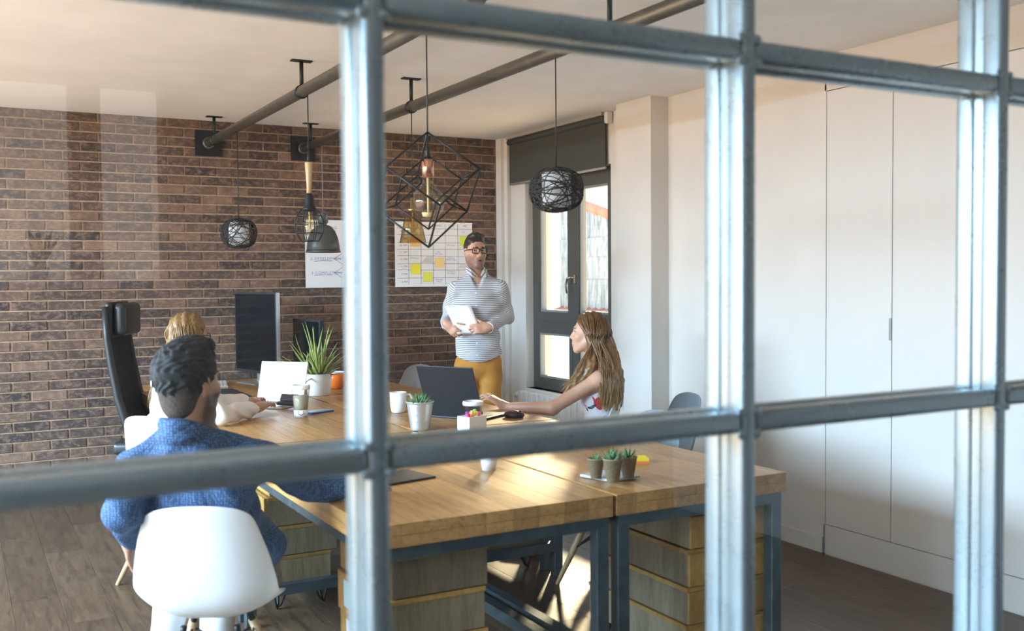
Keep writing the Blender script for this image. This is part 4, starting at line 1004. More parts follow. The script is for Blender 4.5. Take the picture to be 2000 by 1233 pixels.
        me.polygons.add(len(Q)); me.polygons.foreach_set('loop_start', np.arange(0, Q.size, 4, dtype=np.int32)); me.polygons.foreach_set('loop_total', np.full(len(Q), 4, np.int32))
        me.update(calc_edges=True); me.polygons.foreach_set('use_smooth', np.ones(len(Q), bool)); me.validate()
        return me
def attr(me, name, vals):
    a = me.attributes.new(name, 'FLOAT', 'POINT'); a.data.foreach_set('value', np.asarray(vals, np.float32))
def verts(me):
    v = np.zeros(len(me.vertices)*3, np.float32); me.vertices.foreach_get('co', v); return v.reshape(-1, 3)
def unit(v): v = np.asarray(v, float); return v/np.linalg.norm(v)
UP = np.array([0, 0, 1.0])
CR = unit([AR[0], AR[1], 0]); CF = unit([AF[0], AF[1], 0])           # picture right and depth, both level
def frame(f, up=UP, roll=0.0):
    """columns: the person's right, forward, up"""
    f = unit(f); r = unit(np.cross(f, up)); u = np.cross(r, f)
    if roll: r, u = r*math.cos(roll)+u*math.sin(roll), u*math.cos(roll)-r*math.sin(roll)
    return np.stack([r, f, u], 1)
def head(V, C, M, s=1.0, fem=False, smile=False):
    P = lambda x, y, z: C+M @ (np.array([x, y, z])*s)
    e = lambda c, r, k=0.02, op='add': V.ell(P(*c), np.array(r)*s, M, k, op)
    c = lambda a, b, ra, rb=None, k=0.012, op='add': V.cap(P(*a), P(*b), ra*s, None if rb is None else rb*s, k, op)
    e((0, -0.014, 0.034), (0.073, 0.094, 0.088))
    jw = 0.052 if fem else 0.058
    e((0, 0.028, -0.035), (jw+0.004, 0.062, 0.078), 0.03)
    for q in (-1, 1):
        c((q*0.052, 0.0, -0.052), (q*0.016, 0.066, -0.104), 0.020, 0.017, 0.025)
        e((q*0.036, 0.058, -0.026), (0.024, 0.026, 0.024), 0.02)
    e((0, 0.070, -0.106), (0.022, 0.018, 0.018), 0.02)
    c((-0.028, 0.082, 0.024), (0.028, 0.082, 0.024), 0.010 if fem else 0.013, None, 0.02)
    for q in (-1, 1): e((q*0.031, 0.096, 0.004), (0.016, 0.014, 0.011), 0.012, 'cut')
    c((0, 0.086, 0.012), (0, 0.108 if not fem else 0.106, -0.030), 0.007, 0.011, 0.010)
    for q in (-1, 1): e((q*0.011, 0.098, -0.033), (0.008, 0.011, 0.008), 0.008)
    e((0, 0.078, -0.066), (0.030, 0.022, 0.024), 0.02)
    c((-0.018, 0.090, -0.061), (0.018, 0.090, -0.061), 0.006, None, 0.008); c((-0.015, 0.089, -0.074), (0.015, 0.089, -0.074), 0.007, None, 0.008)
    c((-0.017, 0.099, -0.0675), (0.017, 0.099, -0.0675), 0.0035 if not smile else 0.006, None, 0.004, 'cut')
    for q in (-1, 1): e((q*0.076, -0.006, -0.006), (0.009, 0.019, 0.031), 0.008); e((q*0.083, 0.000, -0.004), (0.006, 0.010, 0.017), 0.004, 'cut')
    return P
def hand(V, wrist, fwd, back, thumb, curl=(0.5, 0.6), s=1.0, spread=1.0, tcurl=0.5):
    """fwd towards the knuckles, back = back of the hand, thumb = side of the thumb"""
    f = unit(fwd); b = unit(back-f*np.dot(back, f)); t = np.cross(f, b); t = t if np.dot(t, thumb) > 0 else -t
    w = np.array(wrist, float)
    V.cap(w-f*0.02*s, w+f*0.02*s, 0.024*s, 0.025*s, 0.02)
    M = np.stack([t, f, b], 1); V.ell(w+f*0.052*s, np.array([0.042, 0.050, 0.017])*s, M, 0.02)
    for i, (o, L) in enumerate(((0.031, 0.070), (0.0105, 0.079), (-0.010, 0.073), (-0.030, 0.058))):
        p = w+(f*(0.090-0.006*abs(i-1))+t*o*spread)*s; a = 0.15+0.03*i; q = p.copy(); ang = a*0
        for j, seg in enumerate((0.46, 0.30, 0.24)):
            ang += curl[0] if j == 0 else curl[1]; d = f*math.cos(ang)-b*math.sin(ang)+t*o*0.8*(1 if j == 0 else 0.3); d = unit(d)
            q2 = q+d*L*seg*s; V.cap(q, q2, (0.0088-0.0006*j)*s, (0.0082-0.0006*j)*s, 0.004 if j else 0.008); q = q2
    p = w+(f*0.030+t*0.034-b*0.006)*s; d = unit(f*0.75+t*0.62-b*0.25); q = p+d*0.036*s; V.cap(w+f*0.02*s+t*0.02*s, q, 0.015*s, 0.0105*s, 0.012)
    d2 = unit(d*math.cos(tcurl)+(f*0.6-t*0.8-b*0.4)*math.sin(tcurl)); V.cap(q, q+d2*0.030*s, 0.0100*s, 0.0085*s, 0.004); V.cap(q+d2*0.030*s, q+d2*0.052*s, 0.0085*s, 0.0072*s, 0.004)
def skin(name, col, dark, lip):
    mt = mat(name, col, 0.48); N = NT(mt); mt.node_tree.nodes['Principled BSDF'].inputs['Subsurface Weight'].default_value = 0.08
    mt.node_tree.nodes['Principled BSDF'].inputs['Subsurface Radius'].default_value = (0.012, 0.005, 0.003)
    a = N.n('ShaderNodeAttribute', attribute_name='stubble'); b = N.n('ShaderNodeAttribute', attribute_name='lip'); n = N.noise(N.coords(), 30, 4)
    c = N.mix(N.math('MULTIPLY', n, 0.25), col, tuple(x*0.78 for x in col))
    st = N.math('MULTIPLY', a.outputs['Fac'], N.ramp(N.noise(N.coords(), 240, 2), [(0.25, (0.55,)*3), (0.6, (1,)*3)]))
    c = N.mix(st, c, dark); c = N.mix(b.outputs['Fac'], c, lip); N.base(c); return mt
def sig(x, w): return 1/(1+np.exp(-np.clip(x/w, -30, 30)))
def zones(me, org, C, M, s, beard=1.0):
    L = ((verts(me)+np.array(org)-C) @ M)/s; x, y, z = L.T
    near = (np.abs(x) < 0.1) & (np.abs(y) < 0.14) & (np.abs(z) < 0.16)
    b = sig(-z-0.030-0.30*np.clip(0.02-y, 0, 1)*0-0.0*y, 0.008)*sig(y+0.012, 0.008)*sig(z+0.140, 0.006); mous = sig(-z-0.045, 0.004)
    cheek = sig(np.abs(x)*0.9-z-0.072+0.55*np.clip(0.085-y, 0, 0.1)*-0.2, 0.010); b = np.maximum(b*cheek, b*mous)
    lp = 0.75*sig(0.022-np.abs(x), 0.002)*sig(0.0085-np.abs(z+0.0675)-0.008*(x/0.024)**2, 0.0012)*sig(y-0.080, 0.003)
    attr(me, 'stubble', np.where(near, np.clip(b*beard, 0, 1)*(1-lp), 0)); attr(me, 'lip', np.where(near, lp, 0))
def local(P, M, root): return lambda x, y, z: Vector(P(x, y, z)-np.array(root.location))
def eyes(root, P, M, s, iris, look=0.0, brow=None, half=False):
    M_EYE = mat('eye_white', (0.55, 0.52, 0.50), 0.3); M_IR = mat('iris', iris, 0.15); L = local(P, M, root)
    for q in (-1, 1):
        e = MB().sphere(L(q*0.031, 0.0770, 0.004), 0.0108*s, 16, 12).build('eye', M_EYE, root)
        MB().sphere(L(q*0.031+look*0.004, 0.0843, 0.0045), 0.0050*s, 12, 8).build('iris', M_IR, e)
        lid = MB(); lid.tube([L(q*0.031+t*0.0145, 0.0870-0.0045*t*t-0.0035*abs(t), 0.0090-0.004*t*t) for t in (-1, -.5, 0, .5, 1)], 0.0016*s, 6); lid.build('eyelid', mat('lash', (0.03, 0.02, 0.015), 0.7), root)
        if brow: MB().tube([L(q*(0.014+0.011*i), 0.0965-0.0028*i*i*0.8, 0.0275+0.0028*i-0.0011*i*i) for i in range(4)], [0.0030*s, 0.0036*s, 0.0030*s, 0.0012*s], 6).build('eyebrow', brow, root)
def person(label, base):
    return thing('person', label, 'person', tuple(base))
def spectacles(root, P, M, mt, w=0.0255, h=0.0195):
    L = local(P, M, root); b = MB()
    for q in (-1, 1):
        pts = []
        for i in range(20):
            a = 2*math.pi*i/20; cx_ = math.copysign(abs(math.cos(a))**0.6, math.cos(a)); sx = math.copysign(abs(math.sin(a))**0.6, math.sin(a))
            pts.append(L(q*0.0325+cx_*w, 0.103-0.012*abs(q*0.0325+cx_*w)/0.06, 0.003+sx*h))
        b.tube(pts, 0.0028, 6, closed=True)
        b.tube([L(q*0.059, 0.092, 0.012), L(q*0.078, 0.06, 0.011), L(q*0.080, 0.0, 0.008), L(q*0.078, -0.02, -0.008)], 0.0026, 6)
    b.tube([L(-0.008, 0.105, 0.010), L(0, 0.107, 0.012), L(0.008, 0.105, 0.010)], 0.003, 6)
    return b.build('glasses', mt, root)
def hair_mat(name, stops, scale=(60, 60, 3)):
    mt = mat(name, stops[1], 0.42); N = NT(mt); n = N.noise(N.coords('Object', scale), 3.0, 4, 0.6); N.base(N.ramp(n, [(0.25, stops[0]), (0.5, stops[1]), (0.75, stops[2])])); N.bump(n, 0.35, 0.003)
    return mt

# ================================================================== the presenter
Z0 = 6.45; Pm = lambda px, py, dz=0.0: at(px, py, Z0+dz)
base = Pm(934, 700); base[2] = 0.0
man = person('standing man with dark glasses in a striped shirt and mustard trousers, holding a sheet', base)
hS = 0.87; hM = frame(-CF*math.cos(0.40)+CR*math.sin(0.40)); hC = Pm(928, 491.5, 0.0)
sR, sL = Pm(889, 570, 0.0), Pm(975, 565, 0.02); eR, eL = Pm(875, 624, 0.08), Pm(992, 619, 0.10); wR, wL = Pm(873, 633, -0.10), Pm(955, 640, -0.13)
hipR, hipL = Pm(912, 712, 0.02), Pm(957, 712, 0.03); kR, kL = Pm(911, 850, -0.02), Pm(957, 850, 0.0); aR_, aL_ = kR.copy(), kL.copy(); aR_[2] = aL_[2] = 0.09
bR = frame(-CF*math.cos(0.12)+CR*math.sin(0.12))
lo, hi = base+np.array([-0.42, -0.42, 0.0]), base+np.array([0.42, 0.42, 1.82])
V = Vol(lo, hi, 0.0055)
P = head(V, hC, hM, hS)
V.cap(P(0, -0.02, -0.06), Pm(931, 553, 0.035), 0.052, 0.058, 0.03)
V.ell(Pm(931, 596, 0.03), (0.145, 0.092, 0.165), bR, 0.04); V.ell(Pm(933, 660, 0.03), (0.125, 0.085, 0.15), bR, 0.05); V.ell(Pm(934, 715, 0.03), (0.125, 0.085, 0.10), bR, 0.04)
for s_, e_, w_ in ((sR, eR, wR), (sL, eL, wL)):
    V.cap(Pm(931, 566, 0.035), s_, 0.055, 0.045, 0.04); V.cap(s_, e_, 0.038, 0.034, 0.03); V.cap(e_, w_, 0.034, 0.026, 0.02)
for h_, k_, a_ in ((hipR, kR, aR_), (hipL, kL, aL_)):
    V.cap(h_, k_, 0.064, 0.050, 0.02); V.cap(k_, a_, 0.048, 0.036, 0.02); V.cap(a_-UP*0.04, a_-UP*0.045-CF*0.13, 0.038, 0.032, 0.02)
hand(V, wR, CR*0.62-UP*0.62-CF*0.35, -CF*0.75-CR*0.45+UP*0.1, -CF*0.2+UP+CR*0.3, (0.55, 0.75), 0.86, 0.95, 0.1)
hand(V, wL, -CR*0.92-UP*0.05-CF*0.35, -CF*0.85+UP*0.25, UP-CF*0.3, (0.40, 0.75), 0.90, 0.95, 0.1)
me = V.mesh('body', base); zones(me, base, hC, hM, hS, 0.75)
M_SKM = skin('skin_man', (0.58, 0.325, 0.215), (0.10, 0.055, 0.04), (0.36, 0.12, 0.10))
link('body', me, M_SKM, man)
M_DKBR = hair_mat('dark_brown_hair', ((0.012, 0.008, 0.006), (0.030, 0.018, 0.012), (0.060, 0.036, 0.022)), (50, 50, 20))
eyes(man, P, hM, hS, (0.05, 0.03, 0.02), 1.2, M_DKBR)
L = local(P, hM, man)
MB().tube([L(-0.019, 0.0900, -0.0670), L(-0.008, 0.0975, -0.0690), L(0.008, 0.0975, -0.0690), L(0.019, 0.0900, -0.0670)], [0.0015, 0.0052, 0.0052, 0.0015], 8).build('mouth', mat('mouth_dark', (0.09, 0.02, 0.02), 0.5), man)
V = Vol(hC-0.16, hC+0.17, 0.004)
V.ell(P(0, -0.017, 0.036), np.array((0.0755, 0.097, 0.0925))*hS, hM, 0.0); V.half(P(0, 0.0, 0.0), hM @ np.array([0, 1.05, -1.0]))
V.ell(P(0, 0.030, 0.108), np.array((0.060, 0.062, 0.030))*hS, hM, 0.03); V.ell(P(0.020, 0.066, 0.112), np.array((0.038, 0.030, 0.024))*hS, hM, 0.02)
V.ripple(lambda X, Y_, Z_: 0.0016*np.sin(210*(X*0.8+Z_*0.6)+3*np.sin(40*Y_)))
link('hair', V.mesh('hair', base), M_DKBR, man)
M_FRAMEG = mat('glasses_black', (0.012, 0.012, 0.014), 0.3); spectacles(man, P, hM, M_FRAMEG)
# shirt
V = Vol(lo+np.array([0, 0, 0.84]), hi-np.array([0, 0, 0.20]), 0.006)
V.ell(Pm(931, 594, 0.03), (0.168, 0.115, 0.175), bR, 0.04); V.ell(Pm(933, 655, 0.03), (0.143, 0.106, 0.16), bR, 0.06); V.ell(Pm(934, 702, 0.025), (0.156, 0.114, 0.12), bR, 0.06)
V.cap(Pm(931, 536, 0.03), Pm(931, 566, 0.03), 0.056, 0.085, 0.04)
for s_, e_, w_ in ((sR, eR, wR), (sL, eL, wL)):
    V.cap(Pm(931, 549, 0.035), s_, 0.060, 0.052, 0.05); V.cap(s_, e_, 0.052, 0.047, 0.03); wv = w_+(w_-e_)*0.03; V.cap(e_, wv, 0.046, 0.035, 0.02)
    d = unit(w_-e_); V.cap(w_+(e_-w_)*0.10, w_+(w_-e_)*0.02, 0.037, 0.036, 0.006)
V.ripple(lambda X, Y_, Z_: 0.0045*np.sin(26*Z_+11*X-7*Y_+2.2*np.sin(9*X+5*Z_))+0.0030*np.sin(55*Z_-30*X+3*np.sin(14*Y_)))
nb_ = Pm(931, 553, 0.035); V.cap(nb_+bR @ np.array([0, 0.075, 0.060]), nb_+bR @ np.array([0, 0.130, -0.050]), 0.048, 0.010, 0.004, 'cut')
for e_, w_ in ((eR, wR), (eL, wL)): d = unit(w_-e_); V.cap(w_+d*0.048, w_+d*0.16, 0.052, 0.07, 0.0, 'cut')
V.half(P(0, 0.02, -0.138), np.array([-CF[0]*0.75, -CF[1]*0.75, 1.0]))
zc = Pm(934, 706)[2]
Xg = V.ax[0][:, None, None]-base[0]; Yg = V.ax[1][None, :, None]-base[1]; Zg = V.ax[2][None, None, :]
side = (Xg*CR[0]+Yg*CR[1])/0.17; cut = (zc+0.055*side**2)-Zg
V.F = np.maximum(V.F, cut.astype(np.float32))
me = V.mesh('shirt', base); v = verts(me)+base
def seg_d(v, a, b):
    ba = b-a; t = np.clip(((v-a) @ ba)/(ba @ ba), 0, 1); return np.linalg.norm(v-a-t[:, None]*ba, axis=1), ((v-a) @ ba)/np.linalg.norm(ba)
st = v[:, 2].copy(); best = np.full(len(v), 0.0)
for s_, e_, w_ in ((sR, eR, wR), (sL, eL, wL)):
    d1, t1 = seg_d(v, s_, e_); d2, t2 = seg_d(v, e_, w_)
    arm = np.minimum(d1-0.053, d2-0.046) < 0.012; out = np.abs((v-base) @ CR) > 0.142
    ln = np.where(d1 < d2, t1, np.linalg.norm(e_-s_)+t2); mk = arm & (out | (d2-0.046 < 0.005) & (((v-Pm(934, 640)) @ CF) < -0.09))
    st = np.where(mk, s_[2]-ln*0.98, st)
attr(me, 'stripe', st)
M_SHIRT = mat('striped_shirt', (0.7, 0.7, 0.7), 0.85); N = NT(M_SHIRT); a = N.n('ShaderNodeAttribute', attribute_name='stripe')
fr_ = N.math('FRACT', N.math('ADD', N.math('DIVIDE', a.outputs['Fac'], 0.0118), N.math('MULTIPLY', N.noise(N.coords(), 6, 2), 0.7)))
N.base(N.ramp(fr_, [(0.0, (0.62, 0.62, 0.63)), (0.62, (0.62, 0.62, 0.63)), (0.68, (0.12, 0.12, 0.135)), (0.90, (0.12, 0.12, 0.135)), (1.0, (0.62, 0.62, 0.63))])); N.bump(N.noise(N.coords(), 25, 3), 0.3, 0.01)
sh_ = link('shirt', me, M_SHIRT, man)
Ls = lambda p: Vector(np.asarray(p)-base)
for q in (-1, 1):                                            # collar wings
    b = MB(); n0, n1 = P(q*0.066, -0.02, -0.100), P(q*0.012, 0.066, -0.180); tip = P(q*0.058, 0.084, -0.195); mid_ = P(q*0.084, 0.020, -0.142)
    b.add([Ls(n0), Ls(P(q*0.048, 0.036, -0.128)), Ls(n1), Ls(tip), Ls(mid_)], [(0, 1, 4), (1, 2, 3), (1, 3, 4)]); o = b.build('collar', M_SHIRT, sh_)
    attr(o.data, 'stripe', [0.0, 0.006, 0.012, 0.03, 0.026]); s = o.modifiers.new('solid', 'SOLIDIFY'); s.thickness = 0.004; s.offset = 0
for i in range(6):
    pz_ = Pm(931+i*0.5, 572+i*24); q_ = np.array(pz_)-CF*0.0
    MB().sphere(Ls(q_-CF*(0.115+0.012*(i > 3))), 0.0048, 8, 6).build('button', M_WHITE, sh_)
# trousers
V = Vol(lo, np.array([hi[0], hi[1], Pm(934, 690)[2]]), 0.0065)
V.ell(Pm(934, 712, 0.025), (0.146, 0.102, 0.12), bR, 0.05)
for h_, k_, a_ in ((hipR, kR, aR_), (hipL, kL, aL_)): V.cap(h_, k_, 0.080, 0.062, 0.02); V.cap(k_, a_, 0.060, 0.054, 0.02)
V.ripple(lambda X, Y_, Z_: 0.004*np.sin(38*Z_+16*X+2*np.sin(12*Y_)))
V.half((0, 0, 0.10), (0, 0, -1))
M_MUST = mat('mustard_cotton', (0.50, 0.22, 0.035), 0.85); N = NT(M_MUST); N.base(N.ramp(N.noise(N.coords(), 14, 4), [(0.3, (0.42, 0.18, 0.025)), (0.7, (0.56, 0.26, 0.045))]))
link('trousers', V.mesh('trousers', base), M_MUST, man)
for a_ in (aR_, aL_):
    V = Vol(a_-0.2, a_+0.15, 0.007); V.cap(a_-UP*0.045+CF*0.02, a_-UP*0.05-CF*0.14, 0.046, 0.040, 0.02); V.cap(a_, a_-UP*0.04, 0.046, 0.046, 0.02); V.half((0, 0, 0.002), (0, 0, -1))
    link('shoe', V.mesh('shoe', base), mat('brown_shoe', (0.12, 0.06, 0.03), 0.5), man)
# the sheet he holds
cs_ = [Pm(868.5, 598, -0.125), Pm(919.5, 597, -0.125), Pm(941, 652, -0.135), Pm(893, 652, -0.135)]
b = MB(); g = 7; vs = []
for i in range(g):
    for j in range(g):
        u, w = i/(g-1), j/(g-1); p_ = cs_[0]*(1-u)*(1-w)+cs_[1]*u*(1-w)+cs_[2]*u*w+cs_[3]*(1-u)*w; vs.append(p_+CF*0.012*math.sin(math.pi*u)*(0.4+0.6*w)-cs_[0])
b.add(vs, [(i*g+j, (i+1)*g+j, (i+1)*g+j+1, i*g+j+1) for i in range(g-1) for j in range(g-1)], True)
o = tag(b.build('sheet_of_paper', M_PAPER, None, tuple(cs_[0])), 'white sheet held in both hands by the standing man', 'paper'); s = o.modifiers.new('solid', 'SOLIDIFY'); s.thickness = 0.0008
def strand_hair(root, starts, paths, mt, base, r0=0.0035, n=5, name='hair_strands'):
    b = MB()
    for p in paths: b.tube([Vector(np.asarray(q)-base) for q in p], [r0*(0.7+0.5*math.sin(math.pi*min(1, i/(len(p)-1)+0.15)))*(1-0.75*(i/(len(p)-1))**4) for i in range(len(p))], n)
    o = b.build(name, mt, root); o['kind'] = 'stuff'; return o
def catmull(pts, n=14):
    pts = [np.asarray(p, float) for p in pts]; P_ = [2*pts[0]-pts[1]]+pts+[2*pts[-1]-pts[-2]]; out = []
    for k in range(n):
        t = k/(n-1)*(len(pts)-1); i = min(int(t), len(pts)-2); u = t-i; a, b, c, d = P_[i:i+4]
        out.append(0.5*((2*b)+(-a+c)*u+(2*a-5*b+4*c-d)*u*u+(-a+3*b-3*c+d)*u**3))
    return out

# ================================================================== the woman in the flowered dress
Z0 = 5.54; Pw = lambda px, py, dz=0.0: at(px, py, Z0+dz)
base = Pw(1180, 850, 0.03); base[2] = 0.0
wom = person('smiling woman with long brown hair in a flowered sleeveless dress, typing at the dark laptop', base)
fw = unit(-CR*0.985+CF*0.17); hS = 0.90; hM = frame(unit(fw+UP*0.04)); hC = Pw(1150, 650.5, 0.0); bR = frame(fw)
M_SKW = skin('skin_woman', (0.60, 0.335, 0.225), (0.5, 0.27, 0.18), (0.55, 0.10, 0.11))
neck = Pw(1171, 713, 0.0); sL, sR = Pw(1170, 742, -0.145), Pw(1160, 740, 0.17)
eL, eR = Pw(1080, 797, -0.17), Pw(1078, 800, 0.24); wL, wR = Pw(986, 795, -0.02), Pw(990, 797, 0.16)
hp = Pw(1180, 868, 0.0); kn = [Pw(1052, 872, -0.09), Pw(1052, 872, 0.10)]; an = [k+fw*0.02 for k in kn]
for a_ in an: a_[2] = 0.09
lo = np.minimum.reduce([base, eL, eR, wL, wR, kn[0], kn[1], hC])-0.22; hi = np.maximum.reduce([base, eL, eR, wL, wR, hC, hp])+0.2; lo[2] = 0.0; hi[2] = 1.36
V = Vol(lo, hi, 0.0055)
P = head(V, hC, hM, hS, True, True)
V.cap(P(0, -0.018, -0.05), neck, 0.042, 0.046, 0.03)
V.ell(Pw(1168, 762, 0.0), (0.145, 0.092, 0.15), bR, 0.05); V.ell(Pw(1174, 820, 0.0), (0.125, 0.088, 0.13), bR, 0.05); V.ell(hp, (0.165, 0.12, 0.11), bR, 0.05)
for q in (-1, 1): V.ell(Pw(1153, 772, 0.065*q), (0.05, 0.05, 0.055), bR, 0.04)
for s_, e_, w_ in ((sL, eL, wL), (sR, eR, wR)):
    V.cap(neck+UP*-0.02, s_, 0.042, 0.043, 0.04); V.cap(s_, e_, 0.042, 0.034, 0.03); V.cap(e_, w_, 0.036, 0.0225, 0.02)
for i, k_ in enumerate(kn):
    q = hp+CF*(0.09 if i else -0.09); V.cap(q, k_, 0.078, 0.055, 0.03); V.cap(k_, an[i], 0.05, 0.034, 0.02); V.cap(an[i]-UP*0.045, an[i]-UP*0.05+fw*0.14, 0.035, 0.028, 0.02)
hand(V, wL, -CR*0.80+UP*0.55+CF*0.05, UP*0.8+CR*0.5-CF*0.3, CF+UP*0.2, (0.15, 0.45), 0.92, 1.0, 0.3)
hand(V, wR, -CR*0.95-UP*0.02, UP, -CF, (0.35, 0.45), 0.88)
me = V.mesh('body', base); zones(me, base, hC, hM, hS, 0.0); link('body', me, M_SKW, wom)
eyes(wom, P, hM, hS, (0.06, 0.045, 0.03), 0.0, mat('brown_brow', (0.10, 0.055, 0.03), 0.7))
L = local(P, hM, wom)
for zz, rr_ in ((0.0065, 0.0030), (-0.0075, 0.0038)):
    MB().tube([L(-0.027, 0.0775, -0.0590), L(-0.014, 0.0925, -0.066+zz*0.8), L(0, 0.0985, -0.0675+zz), L(0.014, 0.0925, -0.066+zz*0.8), L(0.027, 0.0775, -0.0590)], [0.0012, rr_, rr_*1.1, rr_, 0.0012], 8).build('lip', mat('lipstick', (0.42, 0.05, 0.07), 0.35), wom)
MB().tube([L(-0.022, 0.0820, -0.0625), L(-0.011, 0.0910, -0.0672), L(0, 0.0945, -0.068), L(0.011, 0.0910, -0.0672), L(0.022, 0.0820, -0.0625)], [0.002, 0.0055, 0.0062, 0.0055, 0.002], 8).build('teeth', mat('teeth', (0.88, 0.86, 0.82), 0.25), wom)
# dress
V = Vol(lo, np.array([hi[0], hi[1], 1.12]), 0.006)
V.ell(Pw(1168, 762, 0.0), (0.153, 0.100, 0.158), bR, 0.05); V.ell(Pw(1174, 820, 0.0), (0.135, 0.098, 0.135), bR, 0.05); V.ell(hp, (0.178, 0.132, 0.12), bR, 0.05)
for q in (-1, 1): V.ell(Pw(1151, 772, 0.065*q), (0.056, 0.056, 0.062), bR, 0.04); V.cap(neck+CF*0.10*q-UP*0.045, Pw(1172, 745, 0.10*q), 0.030, 0.045, 0.03)
for i, k_ in enumerate(kn):
    q = hp+CF*(0.09 if i else -0.09); V.cap(q, k_+(q-k_)*0.15, 0.096, 0.085, 0.05)
for s_, e_ in ((sL, eL), (sR, eR)): V.cap(s_+(s_-e_)*0.25, e_, 0.049, 0.042, 0.0, 'cut')
V.cap(neck+UP*0.10, neck-UP*0.045+fw*0.02, 0.075, 0.068, 0.01, 'cut')
V.ripple(lambda X, Y_, Z_: 0.003*np.sin(34*Z_+14*X+2*np.sin(12*Y_)))
V.half((0, 0, 0.42), (0, 0, -1))
M_DRESS = mat('flowered_cotton', (0.8, 0.8, 0.82), 0.8); N = NT(M_DRESS)
c = N.mix(N.ramp(N.noise(N.coords(), 5, 2), [(0.3, (0, 0, 0)), (0.7, (1, 1, 1))]), (0.80, 0.80, 0.83), (0.70, 0.72, 0.78))
for sc, th, colr, ofs in ((11, 0.61, (0.55, 0.03, 0.04), 0), (13, 0.63, (0.62, 0.18, 0.42), 3.1), (17, 0.65, (0.03, 0.03, 0.06), 7.7), (15, 0.66, (0.07, 0.22, 0.16), 5.2)):
    n = N.noise(N.coords('Object', (1, 1, 1), (ofs, ofs*0.7, ofs*1.3)), sc, 2, 0.5, 0.8); c = N.mix(N.ramp(n, [(th-0.008, (0, 0, 0)), (th+0.008, (1, 1, 1))]), c, colr)
N.base(c); link('dress', V.mesh('dress', base), M_DRESS, wom)
for a_ in an:
    V = Vol(a_-0.2, a_+0.2, 0.008); V.cap(a_-UP*0.05-fw*0.02, a_-UP*0.055+fw*0.15, 0.042, 0.034, 0.02); V.half((0, 0, 0.002), (0, 0, -1)); V.half((0, 0, 0.075), (0, 0, 1))
    link('shoe', V.mesh('shoe', base), mat('white_shoe', (0.7, 0.7, 0.7), 0.5), wom)
# hair: a base volume with long wavy locks over it
M_LONG = mat('long_brown_hair', (0.2, 0.11, 0.05), 0.36); N = NT(M_LONG); g = N.n('ShaderNodeSeparateXYZ'); N.l(N.n('ShaderNodeNewGeometry').outputs['Position'], g.inputs[0])
hz_ = N.ramp(N.math('SUBTRACT', 1.32, g.outputs[2]), [(0.0, (0.125, 0.058, 0.022)), (0.28, (0.22, 0.115, 0.045)), (0.50, (0.42, 0.25, 0.10))])
n = N.noise(N.coords('Object', (70, 70, 5)), 2.0, 4, 0.6); N.base(N.mix(1.0, hz_, N.ramp(n, [(0.25, (0.45, 0.42, 0.40)), (0.75, (1.35, 1.3, 1.25))]), 'MULTIPLY')); N.bump(n, 0.4, 0.003)
V = Vol(hC-np.array([0.34, 0.34, 0.52]), hC+np.array([0.32, 0.32, 0.18]), 0.005)
V.ell(P(0, -0.020, 0.036), np.array((0.084, 0.106, 0.098))*hS, hM, 0.0); V.half(P(0, 0.062, 0.060), hM @ np.array([0, 1.0, -0.75]))
V.ell(P(0, -0.045, -0.03), np.array((0.080, 0.076, 0.10))*hS, hM, 0.03)
def lock(pts, rad, k=0.012):
    c = catmull(pts, 12)
    for i in range(11):
        t = i/11; V.cap(c[i], c[i+1], rad*(1-0.55*t*t), rad*(1-0.55*((i+1)/11)**2), k)
lock([P(0, -0.060, -0.03), Pw(1184, 705, 0.0), Pw(1190, 745, 0.0), Pw(1192, 770, 0.0)], 0.066, 0.03)
lr = random.Random(8)
for i in range(20):                                                            # long waved locks: ten down her back, ten over the near shoulder blade
    wv_ = lr.uniform(-6, 6)
    if i % 2:
        dzv = -0.12+0.024*(i//2); px_ = 1209+lr.uniform(-3, 3); q0 = P(-0.06+0.013*(i//2), -0.075, -0.02)
        lock([q0, Pw(1196, 695, dzv*0.6), Pw(px_, 735, dzv), Pw(px_+wv_*0.7, 768, dzv), Pw(px_-4-wv_, 795+lr.uniform(-12, 8), dzv)], lr.uniform(0.018, 0.024))
    else:
        px_ = 1176+3.6*(i//2); q0 = P(-0.078+0.003*i, -0.03-0.006*(i//2), -0.02)
        lock([q0, Pw(px_-8, 690, -0.095), Pw(px_, 728, -0.150), Pw(px_+wv_, 762, -0.158), Pw(px_-wv_+4, 792+lr.uniform(-14, 10), -0.150)], lr.uniform(0.017, 0.022))
for i in range(4):                                                             # locks falling in front of the near shoulder
    q0 = P(-0.078, -0.005-0.012*i, -0.02); lock([q0, Pw(1152+4*i, 690, -0.085), Pw(1142+5*i, 715, -0.12-0.01*i), Pw(1122+7*i, 745, -0.13), Pw(1103+8*i, 766, -0.12)], 0.013)
V.ripple(lambda X, Y_, Z_: 0.0028*np.sin(190*(X*CR[0]+Y_*CR[1]+0.35*(X*CF[0]+Y_*CF[1]))+5*np.sin(16*Z_)))
link('hair', V.mesh('hair', base), M_LONG, wom)
r = random.Random(21); paths = []
